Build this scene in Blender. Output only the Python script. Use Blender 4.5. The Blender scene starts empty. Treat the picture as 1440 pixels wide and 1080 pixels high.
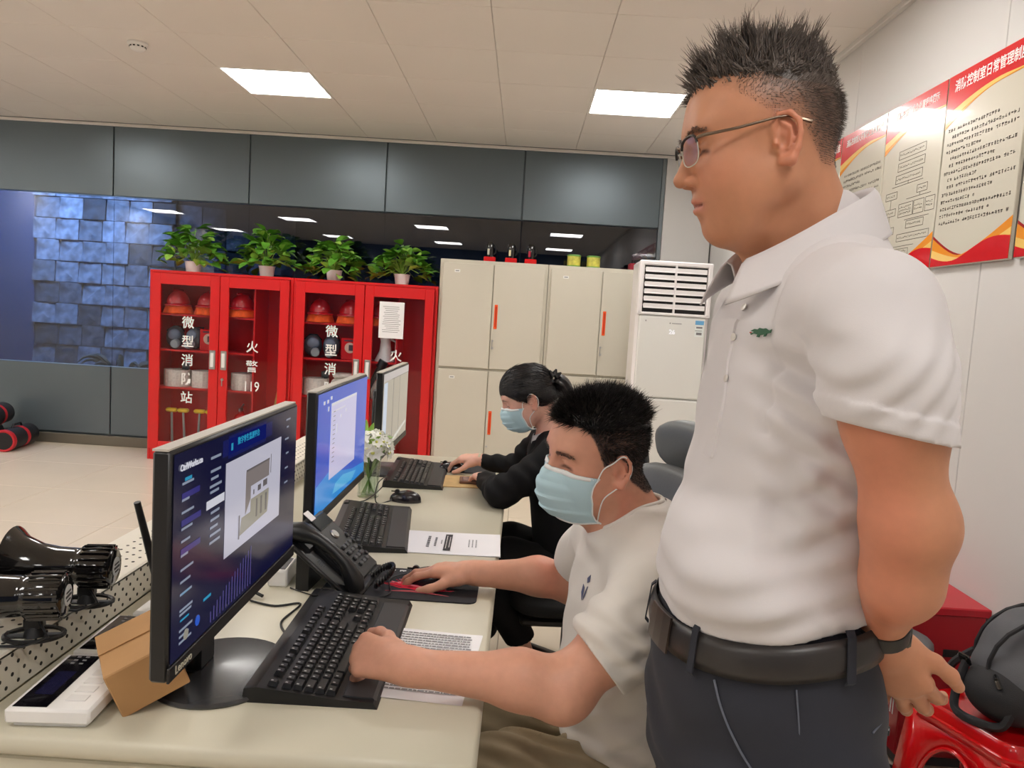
import bpy, math, random
import numpy as np
from mathutils import Matrix, Vector

# ------------------------------------------------------------------ camera, light, exposure
SC = bpy.context.scene
COL = SC.collection
cam_d = bpy.data.cameras.new('camera')
cam_d.sensor_fit = 'HORIZONTAL'
cam_d.sensor_width = 36.0
cam_d.lens = 27.0
cam_d.clip_start = 0.02
cam = bpy.data.objects.new('camera', cam_d)
COL.objects.link(cam)
cam.matrix_world = Matrix((
    (0.99801202, -0.06204574, 0.01106091, 0.0),
    (0.01659756, 0.08944241, -0.99585369, 0.0),
    (0.06079916, 0.99405753, 0.09029441, 1.41),
    (0, 0, 0, 1)))
SC.camera = cam

world = bpy.data.worlds.new('world')
world.use_nodes = True
world.node_tree.nodes['Background'].inputs[0].default_value = (0.75, 0.8, 0.9, 1)
world.node_tree.nodes['Background'].inputs[1].default_value = 0.15
SC.world = world

SC.view_settings.view_transform = 'Standard'
SC.view_settings.look = 'None'
SC.view_settings.gamma = 1.0
SC.view_settings.use_curve_mapping = False
SC.view_settings.exposure = 0.0
LIGHT_STRENGTH = 20.0      # the ceiling light panels

# room dimensions (metres; camera stands at x=0, y=0)
CEIL = 2.86
XL, XR = -7.0, 1.57
YB, YF = 6.85, -4.6
DESK = 0.75
random.seed(7)
R = math.radians
# ------------------------------------------------------------------ helpers: materials
def s2l(c):
    c /= 255.0
    return c / 12.92 if c <= 0.04045 else ((c + 0.055) / 1.055) ** 2.4

def rgb(r, g, b):
    return (s2l(r), s2l(g), s2l(b), 1.0)

def mat(name, col, rough=0.5, metal=0.0, spec=0.5, noise=None, bump=None, emit=0.0, coat=0.0, sheen=0.0, sss=0.0, attr=None, coat_rough=0.03):
    m = bpy.data.materials.new(name)
    m.use_nodes = True
    nt = m.node_tree
    b = nt.nodes['Principled BSDF']
    I = b.inputs
    I['Base Color'].default_value = col
    I['Roughness'].default_value = rough
    I['Metallic'].default_value = metal
    I['Specular IOR Level'].default_value = spec
    I['Coat Weight'].default_value = coat
    I['Coat Roughness'].default_value = coat_rough
    I['Sheen Weight'].default_value = sheen
    if sss:
        I['Subsurface Weight'].default_value = sss
        I['Subsurface Radius'].default_value = (0.012, 0.004, 0.002)
        I['Subsurface Scale'].default_value = 1.0
    if emit:
        I['Emission Color'].default_value = col
        I['Emission Strength'].default_value = emit
    tc = nt.nodes.new('ShaderNodeTexCoord')
    src = None
    if attr:
        a = nt.nodes.new('ShaderNodeAttribute')
        a.attribute_name = attr
        src = a.outputs['Color']
    if noise:
        n = nt.nodes.new('ShaderNodeTexNoise')
        n.inputs['Scale'].default_value = noise[0]
        n.inputs['Detail'].default_value = 4
        nt.links.new(tc.outputs['Object'], n.inputs['Vector'])
        mr = nt.nodes.new('ShaderNodeMapRange')
        mr.inputs['From Min'].default_value = 0.3
        mr.inputs['From Max'].default_value = 0.7
        mr.inputs['To Min'].default_value = 1 - noise[1]
        mr.inputs['To Max'].default_value = 1 + noise[1]
        nt.links.new(n.outputs['Fac'], mr.inputs['Value'])
        vm = nt.nodes.new('ShaderNodeVectorMath')
        vm.operation = 'MULTIPLY'
        if src is not None:
            nt.links.new(src, vm.inputs[0])
        else:
            vm.inputs[0].default_value = col[:3]
        nt.links.new(mr.outputs['Result'], vm.inputs[1])
        src = vm.outputs[0]
    if src is not None:
        nt.links.new(src, I['Base Color'])
    if bump:
        n = nt.nodes.new('ShaderNodeTexNoise')
        n.inputs['Scale'].default_value = bump[0]
        n.inputs['Detail'].default_value = 3
        nt.links.new(tc.outputs['Object'], n.inputs['Vector'])
        bp = nt.nodes.new('ShaderNodeBump')
        bp.inputs['Strength'].default_value = bump[1]
        bp.inputs['Distance'].default_value = bump[2] if len(bump) > 2 else 0.002
        nt.links.new(n.outputs['Fac'], bp.inputs['Height'])
        nt.links.new(bp.outputs['Normal'], I['Normal'])
    return m

def glass_mat(name, tint, refl=0.09, rough=0.0):
    """thin architectural pane: clear-coated reflection over a tinted see-through sheet"""
    m = bpy.data.materials.new(name)
    m.use_nodes = True
    nt = m.node_tree
    nt.nodes.remove(nt.nodes['Principled BSDF'])
    t = nt.nodes.new('ShaderNodeBsdfTransparent')
    t.inputs[0].default_value = tint
    g = nt.nodes.new('ShaderNodeBsdfGlossy')
    g.inputs['Roughness'].default_value = rough
    g.inputs['Color'].default_value = (1, 1, 1, 1)
    fr = nt.nodes.new('ShaderNodeLayerWeight')
    fr.inputs['Blend'].default_value = 0.25
    ma = nt.nodes.new('ShaderNodeMath')
    ma.operation = 'MULTIPLY_ADD'
    ma.inputs[1].default_value = 0.7
    ma.inputs[2].default_value = refl
    ma.use_clamp = True
    nt.links.new(fr.outputs['Fresnel'], ma.inputs[0])
    ma.inputs[1].default_value = 0.35
    mx = nt.nodes.new('ShaderNodeMixShader')
    nt.links.new(ma.outputs[0], mx.inputs[0])
    nt.links.new(t.outputs[0], mx.inputs[1])
    nt.links.new(g.outputs[0], mx.inputs[2])
    nt.links.new(mx.outputs[0], nt.nodes['Material Output'].inputs['Surface'])
    return m

# ------------------------------------------------------------------ helpers: mesh building
I4 = Matrix.Identity(4)
def T(x, y, z): return Matrix.Translation((x, y, z))
def RZ(d): return Matrix.Rotation(R(d), 4, 'Z')
def RX(d): return Matrix.Rotation(R(d), 4, 'X')
def RY(d): return Matrix.Rotation(R(d), 4, 'Y')
def frame(o, x, y, z):
    x, y, z, o = Vector(x), Vector(y), Vector(z), Vector(o)
    return Matrix(((x.x, y.x, z.x, o.x), (x.y, y.y, z.y, o.y), (x.z, y.z, z.z, o.z), (0, 0, 0, 1)))

class MB:
    def __init__(self, M=None):
        self.v, self.f, self.mi, self.M, self.cur = [], [], [], M or I4, 0
    def add(self, vs, fs, M=None):
        X = self.M @ M if M is not None else self.M
        o = len(self.v)
        for p in vs:
            q = X @ Vector(p)
            self.v.append((q.x, q.y, q.z))
        for f in fs:
            self.f.append(tuple(i + o for i in f))
            self.mi.append(self.cur)
        return self
    def box(self, c, s, b=0.0, M=None):
        hx, hy, hz = s[0] / 2, s[1] / 2, s[2] / 2
        cx, cy, cz = c
        if b <= 0:
            vs = [(cx + i * hx, cy + j * hy, cz + k * hz) for k in (-1, 1) for j in (-1, 1) for i in (-1, 1)]
            fs = [(0, 2, 3, 1), (4, 5, 7, 6), (0, 1, 5, 4), (2, 6, 7, 3), (0, 4, 6, 2), (1, 3, 7, 5)]
            return self.add(vs, fs, M)
        b = min(b, hx * .95, hy * .95, hz * .95)
        vs, idx = [], {}
        for k in (-1, 1):
            for j in (-1, 1):
                for i in (-1, 1):
                    for a in range(3):
                        h = [hx - b, hy - b, hz - b]
                        h[a] += b
                        idx[(i, j, k, a)] = len(vs)
                        vs.append((cx + i * h[0], cy + j * h[1], cz + k * h[2]))
        fs = []
        def q(l, flip):
            fs.append(tuple(reversed(l)) if flip else tuple(l))
        for s_ in (-1, 1):
            q([idx[(s_, -1, -1, 0)], idx[(s_, 1, -1, 0)], idx[(s_, 1, 1, 0)], idx[(s_, -1, 1, 0)]], s_ < 0)
            q([idx[(-1, s_, -1, 1)], idx[(-1, s_, 1, 1)], idx[(1, s_, 1, 1)], idx[(1, s_, -1, 1)]], s_ < 0)
            q([idx[(-1, -1, s_, 2)], idx[(1, -1, s_, 2)], idx[(1, 1, s_, 2)], idx[(-1, 1, s_, 2)]], s_ < 0)
        for i in (-1, 1):
            for j in (-1, 1):
                q([idx[(i, j, -1, 0)], idx[(i, j, -1, 1)], idx[(i, j, 1, 1)], idx[(i, j, 1, 0)]], i * j < 0)
                q([idx[(i, -1, j, 0)], idx[(i, 1, j, 0)], idx[(i, 1, j, 2)], idx[(i, -1, j, 2)]], i * j < 0)
                q([idx[(-1, i, j, 1)], idx[(-1, i, j, 2)], idx[(1, i, j, 2)], idx[(1, i, j, 1)]], i * j < 0)
                for k in (-1, 1):
                    q([idx[(i, j, k, 0)], idx[(i, j, k, 1)], idx[(i, j, k, 2)]], i * j * k < 0)
        return self.add(vs, fs, M)
    def lathe(self, prof, n=24, M=None, cap=True, arc=None):
        vs, fs = [], []
        m = len(prof)
        for k in range(n):
            a = 2 * math.pi * k / n
            for (r, z) in prof:
                vs.append((r * math.cos(a), r * math.sin(a), z))
        for k in range(n):
            k2 = (k + 1) % n
            for i in range(m - 1):
                fs.append((k * m + i, k2 * m + i, k2 * m + i + 1, k * m + i + 1))
        if cap:
            if prof[0][0] > 1e-6: fs.append(tuple(k * m for k in reversed(range(n))))
            if prof[-1][0] > 1e-6: fs.append(tuple(k * m + m - 1 for k in range(n)))
        return self.add(vs, fs, M)
    def cyl(self, a, b, r, n=12, r2=None, M=None):
        return self.tube([a, b], [r, r if r2 is None else r2], n, M=M)
    def tube(self, pts, r, n=8, M=None, cap=True, up=None):
        pts = [Vector(p) for p in pts]
        if not isinstance(r, (list, tuple)): r = [r] * len(pts)
        vs, fs = [], []
        t0 = (pts[1] - pts[0]).normalized()
        u = Vector(up) if up else (Vector((0, 0, 1)) if abs(t0.z) < .9 else Vector((1, 0, 0)))
        u = (u - t0 * u.dot(t0)).normalized()
        for i, p in enumerate(pts):
            a, b_ = pts[max(i - 1, 0)], pts[min(i + 1, len(pts) - 1)]
            t = (b_ - a)
            t = t.normalized() if t.length > 1e-9 else t0
            u = (u - t * u.dot(t))
            u = u.normalized() if u.length > 1e-6 else t.orthogonal().normalized()
            w = t.cross(u)
            for k in range(n):
                an = 2 * math.pi * k / n
                q = p + (u * math.cos(an) + w * math.sin(an)) * r[i]
                vs.append(tuple(q))
        for i in range(len(pts) - 1):
            for k in range(n):
                k2 = (k + 1) % n
                fs.append((i * n + k, i * n + k2, (i + 1) * n + k2, (i + 1) * n + k))
        if cap:
            fs.append(tuple(reversed(range(n))))
            fs.append(tuple(range((len(pts) - 1) * n, len(pts) * n)))
        return self.add(vs, fs, M)
    def prism(self, poly, z0, z1, M=None):
        n = len(poly)
        area = sum(poly[i][0] * poly[(i + 1) % n][1] - poly[(i + 1) % n][0] * poly[i][1] for i in range(n))
        if area < 0: poly = poly[::-1]
        vs = [(x, y, z0) for x, y in poly] + [(x, y, z1) for x, y in poly]
        fs = [tuple(reversed(range(n))), tuple(range(n, 2 * n))]
        fs += [(i, (i + 1) % n, (i + 1) % n + n, i + n) for i in range(n)]
        return self.add(vs, fs, M)
    def sphere(self, c, r, nu=16, nv=10, M=None):
        if not isinstance(r, (list, tuple)): r = (r, r, r)
        vs, fs = [], []
        for j in range(1, nv):
            th = math.pi * j / nv
            for i in range(nu):
                ph = 2 * math.pi * i / nu
                vs.append((c[0] + r[0] * math.sin(th) * math.cos(ph), c[1] + r[1] * math.sin(th) * math.sin(ph), c[2] + r[2] * math.cos(th)))
        top, bot = len(vs), len(vs) + 1
        vs += [(c[0], c[1], c[2] + r[2]), (c[0], c[1], c[2] - r[2])]
        for j in range(nv - 2):
            for i in range(nu):
                i2 = (i + 1) % nu
                fs.append((j * nu + i, (j + 1) * nu + i, (j + 1) * nu + i2, j * nu + i2))
        for i in range(nu):
            i2 = (i + 1) % nu
            fs.append((top, i, i2))
            fs.append((bot, (nv - 2) * nu + i2, (nv - 2) * nu + i))
        return self.add(vs, fs, M)
    def grid(self, fn, nu, nv, M=None, close_u=False):
        vs = [fn(i / nu, j / nv) for j in range(nv + 1) for i in range(nu + (0 if close_u else 1))]
        w = nu if close_u else nu + 1
        fs = []
        for j in range(nv):
            for i in range(nu):
                i2 = (i + 1) % w
                fs.append((j * w + i, j * w + i2, (j + 1) * w + i2, (j + 1) * w + i))
        return self.add(vs, fs, M)
    def mesh(self, name, mats, smooth=None):
        me = bpy.data.meshes.new(name)
        me.from_pydata(self.v, [], self.f)
        mats = mats if isinstance(mats, (list, tuple)) else [mats]
        for m in mats: me.materials.append(m)
        if len(mats) > 1: me.polygons.foreach_set('material_index', self.mi)
        if smooth is not None:
            me.polygons.foreach_set('use_smooth', [True] * len(me.polygons))
            if smooth < 179: me.set_sharp_from_angle(angle=R(smooth))
        me.update()
        return me
    def build(self, name, mats, parent=None, smooth=None, loc=None, solid=0.0):
        o = put(name, self.mesh(name, mats, smooth), parent)
        if solid:
            sm = o.modifiers.new('solid', 'SOLIDIFY'); sm.thickness = solid; sm.offset = 0
        if loc is not None: o.location = loc
        return o

def put(name, me, parent=None, M=None):
    o = bpy.data.objects.new(name, me)
    COL.objects.link(o)
    if parent is not None: o.parent = parent
    if M is not None: o.matrix_local = M
    return o

def tag(o, label=None, cat=None, group=None, kind=None):
    if label: o['label'] = label
    if cat: o['category'] = cat
    if group: o['group'] = group
    if kind: o['kind'] = kind
    return o

def thing(name, label, cat, loc=(0, 0, 0), rz=0.0, group=None):
    o = bpy.data.objects.new(name, None)
    o.empty_display_size = 0.05
    COL.objects.link(o)
    o.location = loc
    o.rotation_euler = (0, 0, R(rz))
    return tag(o, label, cat, group)

def dup(root, loc=None, rz=None, label=None, parent=None):
    c = root.copy()
    COL.objects.link(c)
    if parent is not None: c.parent = parent
    if loc is not None: c.location = loc
    if rz is not None: c.rotation_euler = (0, 0, R(rz))
    if label: c['label'] = label
    for ch in list(root.children):
        dup(ch, parent=c)
    return c

def text(name, body, size, M, m, parent=None, align='CENTER', extrude=0.0004, weight=0.0, line=1.0, sx=1.0):
    """flat lettering: M maps text plane x right, y up, z out of the surface"""
    cu = bpy.data.curves.new(name, 'FONT')
    cu.body = body
    cu.size = size
    cu.align_x = align
    cu.align_y = 'CENTER'
    cu.extrude = extrude
    cu.offset = weight
    cu.space_line = line
    cu.resolution_u = 2
    t = bpy.data.objects.new(name, cu)
    COL.objects.link(t)
    bpy.context.view_layer.update()
    me = bpy.data.meshes.new_from_object(t.evaluated_get(bpy.context.evaluated_depsgraph_get()))
    bpy.data.objects.remove(t)
    bpy.data.curves.remove(cu)
    if sx != 1.0: me.transform(Matrix.Diagonal((sx, 1, 1, 1)))
    me.transform(M)
    me.name = name
    me.materials.clear()
    me.materials.append(m)
    return put(name, me, parent)

# ------------------------------------------------------------------ shared materials
M_white_wall = mat('wall_white', rgb(216, 213, 210), 0.55, noise=(1.5, 0.02))
M_ceiling = mat('ceiling_white', rgb(232, 226, 220), 0.5, noise=(0.8, 0.02))
M_panel = mat('grey_panel', rgb(100, 111, 117), 0.33, 0.35, noise=(0.7, 0.08))
M_black = mat('black_plastic', rgb(24, 24, 26), 0.38)
M_black_gloss = mat('black_gloss', rgb(14, 12, 12), 0.12, coat=0.6)
M_black_matt = mat('black_matt', rgb(20, 20, 21), 0.65, bump=(600, 0.2, 0.0005))
M_steel = mat('steel', rgb(190, 190, 188), 0.28, 1.0)
M_white_pl = mat('white_plastic', rgb(238, 236, 234), 0.35)
M_red_paint = mat('red_paint', rgb(214, 22, 24), 0.32, noise=(3, 0.03), coat=0.2)
M_red_plastic = mat('red_plastic', rgb(214, 12, 16), 0.22, coat=0.3)
M_beige = mat('beige_steel', rgb(208, 202, 187), 0.42, noise=(2, 0.02))
M_orange = mat('orange_plastic', rgb(245, 90, 20), 0.4)
M_orange_cloth = mat('orange_cloth', rgb(250, 95, 25), 0.8, noise=(30, 0.15), bump=(90, 0.5, 0.004))
M_white_paint = mat('white_lettering', rgb(245, 245, 242), 0.6)
M_paper = mat('paper', rgb(240, 238, 240), 0.75, noise=(4, 0.01))
M_ink = mat('ink', rgb(60, 58, 60), 0.7)
M_ink_soft = mat('ink_soft', rgb(135, 133, 135), 0.7)
M_yellow = mat('yellow_plastic', rgb(235, 200, 40), 0.45)
M_desk = mat('desk_laminate', rgb(206, 200, 180), 0.36, noise=(1.5, 0.015))
# ------------------------------------------------------------------ the room
def structure(name, mb, m, parent=None, smooth=None):
    return tag(mb.build(name, m, parent, smooth), kind='structure')

# floor: grout bed and 0.8 m tiles
M_grout = mat('grout', rgb(150, 140, 124), 0.7)
M_tile = mat('floor_tile', rgb(220, 207, 187), 0.25, noise=(2.2, 0.025), spec=0.4)
floor = structure('floor', MB().box(((XL + XR) / 2, (YB + YF) / 2, -0.054), (XR - XL + .3, YB - YF + .3, 0.1)), M_grout)
tile_me = MB().box((0, 0, -0.004), (0.797, 0.797, 0.008), 0.002).mesh('tile', M_tile)
for i in range(11):
    for j in range(14):
        put('tile', tile_me, floor, T(1.17 - 0.8 * i, 6.45 - 0.8 * j, 0))

# ceiling: slab, 0.6 m metal panels, perimeter trim, light panels in the grid
ceiling = structure('ceiling', MB().box(((XL + XR) / 2, (YB + YF) / 2, CEIL + .075), (XR - XL + .3, YB - YF + .3, 0.12)), M_ceiling)
cp_me = MB().box((0, 0, 0), (0.598, 0.598, 0.016), 0.003).mesh('ceiling_panel', M_ceiling)
LIGHT_COLS = [-6.75, -4.35, -1.75, 0.65]
X0, Y0 = -1.75, 5.3
light_cells = set()
for k in (-8, -4, 0, 4):
    for j in (0, -4, -9, -14):
        light_cells.add((k, j))
for i in range(-9, 6):
    for j in range(-16, 3):
        if (i, j) in light_cells: continue
        x, y = X0 + .6 * i, Y0 + .6 * j
        if x - .3 < XL or y - .3 < YF: continue
        if y + .3 > YB or x + .3 > XR: continue
        put('ceiling_panel', cp_me, ceiling, T(x, y, CEIL + .006))
M_light = mat('light_diffuser', (1.0, 0.975, 0.94, 1), 0.5, emit=LIGHT_STRENGTH)
M_lframe = mat('light_frame', rgb(240, 238, 234), 0.4)
lf = MB()
for sx in (-1, 1):
    lf.box((sx * .291, 0, 0), (.018, .6, .02), .003)
    lf.box((0, sx * .291, 0), (.564, .018, .02), .003)
lf_me = lf.mesh('frame', M_lframe)
ld_me = MB().box((0, 0, 0), (.564, .564, .008)).mesh('diffuser', M_light)
names = {(0, 0): 'square ceiling light panel above the red cabinets', (4, 0): 'square ceiling light panel beside the standing man\'s spiky hair'}
for (i, j) in sorted(light_cells):
    x, y = X0 + .6 * i, Y0 + .6 * j
    if x > XR - .3 or y < YF + .3 or x < XL + .3: continue
    if j in (-9, -14) and i in (-4, 0, 4):
        names[(i, j)] = 'ceiling light behind the camera, %s streak of the %s pair mirrored in dark glass' % ('upper' if j == -9 else 'lower', {-4: 'left', 0: 'middle', 4: 'right'}[i])
    lab = names.get((i, j), 'square white light panel in the ceiling grid, outside the picture')
    t = thing('ceiling_light', lab, 'ceiling light', (x, y, CEIL + .004), 0, 'square ceiling light panels')
    put('frame', lf_me, t)
    put('diffuser', ld_me, t, T(0, 0, .002))
# smoke detector
t = thing('smoke_detector', 'small round white smoke detector on the ceiling', 'smoke detector', (-2.36, 4.62, CEIL - .002))
MB().lathe([(.0, .0), (.055, 0), (.058, -.012), (.05, -.02), (.0, -.02)], 24).build('base', M_white_pl, t, 40)
MB().lathe([(.0, -.02), (.045, -.02), (.043, -.034), (.03, -.046), (.0, -.048)], 24).build('sensor_dome', M_white_pl, t, 40)
mb = MB()
for k in range(12):
    mb.box((.0445, 0, -.027), (.004, .012, .007), M=RZ(30 * k))
mb.build('vent_slot', M_black, t)

# back wall: 1.2 m modules of grey panel above and below a long band of dark glass
wall_back = structure('wall_back', MB().box((XL / 2 + .57, YB + .05, (CEIL + 2.235) / 2 + .03), (1.14 - XL + .2, .06, CEIL - 2.235 + .06))
                      .box((XL / 2 + .57, YB + .05, .36), (1.14 - XL + .2, .06, .72)), M_panel)
up_me = MB().box((0, 0, 0), (1.194, .024, CEIL - 2.235 - .006), .003).mesh('wall_panel', M_panel)
lo_me = MB().box((0, 0, 0), (1.194, .024, .72 - .104), .003).mesh('wall_panel', M_panel)
M_glass_dark = glass_mat('dark_glass', (0.42, 0.47, 0.56, 1), 0.07)
gl_me = MB().box((0, 0, 0), (1.203, .010, 1.505)).mesh('glass_pane', M_glass_dark)
for k in range(-5, 2):
    x = -0.08 - 1.205 / 2 + 1.205 * k
    if k == 1: x = -0.08 + .6025
    if k == 1 or x > XL + .2:
        put('wall_panel', up_me, wall_back, T(x, YB + .008, (CEIL + 2.235) / 2))
        put('wall_panel', lo_me, wall_back, T(x, YB + .008, .412))
        if k < 1:
            put('glass_pane', gl_me, wall_back, T(x, YB + .018, 1.478))
# right-most glass pane ends in a narrow stile
MB().box((.52, YB + .018, 1.478), (1.19, .010, 1.505)).build('glass_pane', M_glass_dark, wall_back)
M_stile = mat('aluminium', rgb(120, 128, 132), 0.35, 0.7)
mb = MB()
mb.box((1.135, YB + .005, CEIL / 2), (.03, .04, CEIL)).build('end_stile', M_stile, wall_back)
tm = structure('trim_1', MB().box((XL / 2 + .57, YB - .012, .045), (1.14 - XL, .026, .09), .004), mat('skirting_metal', rgb(120, 114, 102), 0.4, 0.5))
structure('trim_2', MB().box(((XL + XR) / 2, YB - .012, CEIL - .012), (XR - XL, .03, .024), .004), M_ceiling)
structure('trim_3', MB().box((XR - .012, (YB + YF) / 2, CEIL - .014), (.03, YB - YF, .03), .004), M_white_wall)

# white return at the right end of the back wall, right wall, left wall, wall behind the camera
structure('wall_return', MB().box((1.365, YB + .035, CEIL / 2), (.42, .1, CEIL)), M_white_wall)
wall_right = structure('wall_right', MB().box((XR + .06, (YB + YF) / 2, CEIL / 2), (.08, YB - YF + .1, CEIL)), M_white_wall)
rp_me = MB().box((0, 0, 0), (.02, 1.197, CEIL - .004), .002).mesh('wall_panel', M_white_wall)
for k in range(-6, 3):
    put('wall_panel', rp_me, wall_right, T(XR + .01, 2.72 + .6 + 1.2 * k if k < 2 else 2.72 + .6 + 1.2 * k, CEIL / 2))
structure('wall_left', MB().box((XL - .05, (YB + YF) / 2, CEIL / 2), (.1, YB - YF, CEIL)), M_white_wall)
structure('wall_front', MB().box(((XL + XR) / 2, YF - .05, CEIL / 2), (XR - XL + .3, .1, CEIL)), mat('front_panel_blue', rgb(62, 80, 112), .4))

# made-up corridor behind the glass, its overlapping stone tiles standing in for reflections
M_corr = mat('corridor_paint', rgb(60, 74, 98), 0.7)
corr = structure('wall_corridor_added', MB().box((-2.4, 9.6, 1.4), (9.6, .1, 2.9)).box((-2.4, 8.25, -.03), (9.6, 2.7, .06))
                 .box((-2.4, 8.25, 2.9), (9.6, 2.7, .06)).box((-7.2, 8.25, 1.4), (.1, 2.7, 2.9)).box((2.4, 8.25, 1.4), (.1, 2.7, 2.9)), M_corr)
M_reflection = mat('reflection_blue_grey', rgb(150, 162, 184), 0.6, noise=(9, 0.85), bump=(9, 0.8, 0.02))
structure('wall_blue_glow', MB().box((-6.1, 8.3, 1.4), (1.6, .1, 2.9)), mat('glow_blue', rgb(62, 96, 150), .6))  # panel added and coloured blue for the blue glow in the glass
reflection_wall = structure('wall_reflection', MB().box((-4.55, 8.32, 1.35), (1.55, .1, 2.7)), M_corr)
_nt = M_reflection.node_tree
_oi = _nt.nodes.new('ShaderNodeObjectInfo')
_mr = _nt.nodes.new('ShaderNodeMapRange'); _mr.inputs['To Min'].default_value = .25; _mr.inputs['To Max'].default_value = 1.35
_nt.links.new(_oi.outputs['Random'], _mr.inputs['Value'])
_vm = _nt.nodes.new('ShaderNodeVectorMath'); _vm.operation = 'MULTIPLY'
_bs = _nt.nodes['Principled BSDF']
_nt.links.new(_bs.inputs['Base Color'].links[0].from_socket, _vm.inputs[0])
_nt.links.new(_mr.outputs['Result'], _vm.inputs[1])
_nt.links.new(_vm.outputs[0], _bs.inputs['Base Color'])
def stone_tile(seed):  # gives the scaly pattern mirrored in the glass a solid shape
    rn = random.Random(seed)
    a = [rn.uniform(-.012, .012) for _ in range(4)]
    vs = [(-.122, a[0] - .006, -.11), (.122, a[1] - .006, -.11), (.118, .0 + a[2], .11), (-.118, 0 + a[3], .11), (rn.uniform(-.05, .05), -.014, rn.uniform(-.05, .03)),
          (-.122, .03, -.11), (.122, .03, -.11), (.118, .03, .11), (-.118, .03, .11)]
    fs = [(0, 1, 4), (1, 2, 4), (2, 3, 4), (3, 0, 4), (0, 5, 6, 1), (1, 6, 7, 2), (2, 7, 8, 3), (3, 8, 5, 0)]
    return MB().add(vs, fs).mesh('stone_tile', M_reflection)
stones = [stone_tile(s) for s in range(7)]
for r_ in range(10):
    for c_ in range(6):
        o = put('stone_tile', stones[(r_ * 5 + c_ * 3) % 7], reflection_wall, T(-5.18 + .25 * c_ + (.0 if r_ % 2 else .04), 8.235, .45 + .225 * r_) @ RX(-4))
ang = MB(T(-3.78, 8.3, 0) @ RZ(28))
reflection_ang = structure('wall_reflection_bend', ang.box((.62, .06, 1.25), (1.25, .1, 2.5)), M_corr)
for r_ in range(9):
    for c_ in range(5 if r_ < 8 else 2):
        put('stone_tile', stones[(r_ * 3 + c_ * 5) % 7], reflection_ang, T(-3.78, 8.3, 0) @ RZ(28) @ T(.12 + .25 * c_, -.02, .45 + .225 * r_) @ RX(-4))
# unseen bluish area light, added to brighten the tiles behind the glass
ld = bpy.data.lights.new('corridor_fill', 'AREA')
ld.shape = 'RECTANGLE'; ld.size = 1.4; ld.size_y = .5; ld.energy = 110; ld.color = (0.58, 0.77, 1.0)
lo = bpy.data.objects.new('corridor_fill', ld); COL.objects.link(lo)
lo.location = (-4.8, 7.35, 2.75); lo.rotation_euler = (R(12), R(8), 0)
# plant in the corridor
M_leaf_dark = mat('leaf_dark', rgb(40, 62, 50), 0.5)
t = thing('corridor_plant', 'dark arching plant behind the glass, left of the red cabinets', 'plant', (-3.95, 7.55, .002))
MB().box((0, 0, .3), (.5, .3, .6), .02).build('planter', mat('planter_dark', rgb(22, 24, 28), 0.6), t)
for k in range(14):
    a = random.uniform(0, 6.28); l = random.uniform(.3, .5)
    pts = [(0.12 * math.cos(a), .08 * math.sin(a), .58)]
    for q in range(1, 6):
        s = q / 5
        pts.append(((.12 + l * s * .8) * math.cos(a), (.08 + l * s * .4) * math.sin(a), .58 + l * (1.2 * s - 1.0 * s * s)))
    MB().tube(pts, [.006, .018, .024, .02, .012, .002], 5).build('leaf', M_leaf_dark, t, 60)
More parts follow.
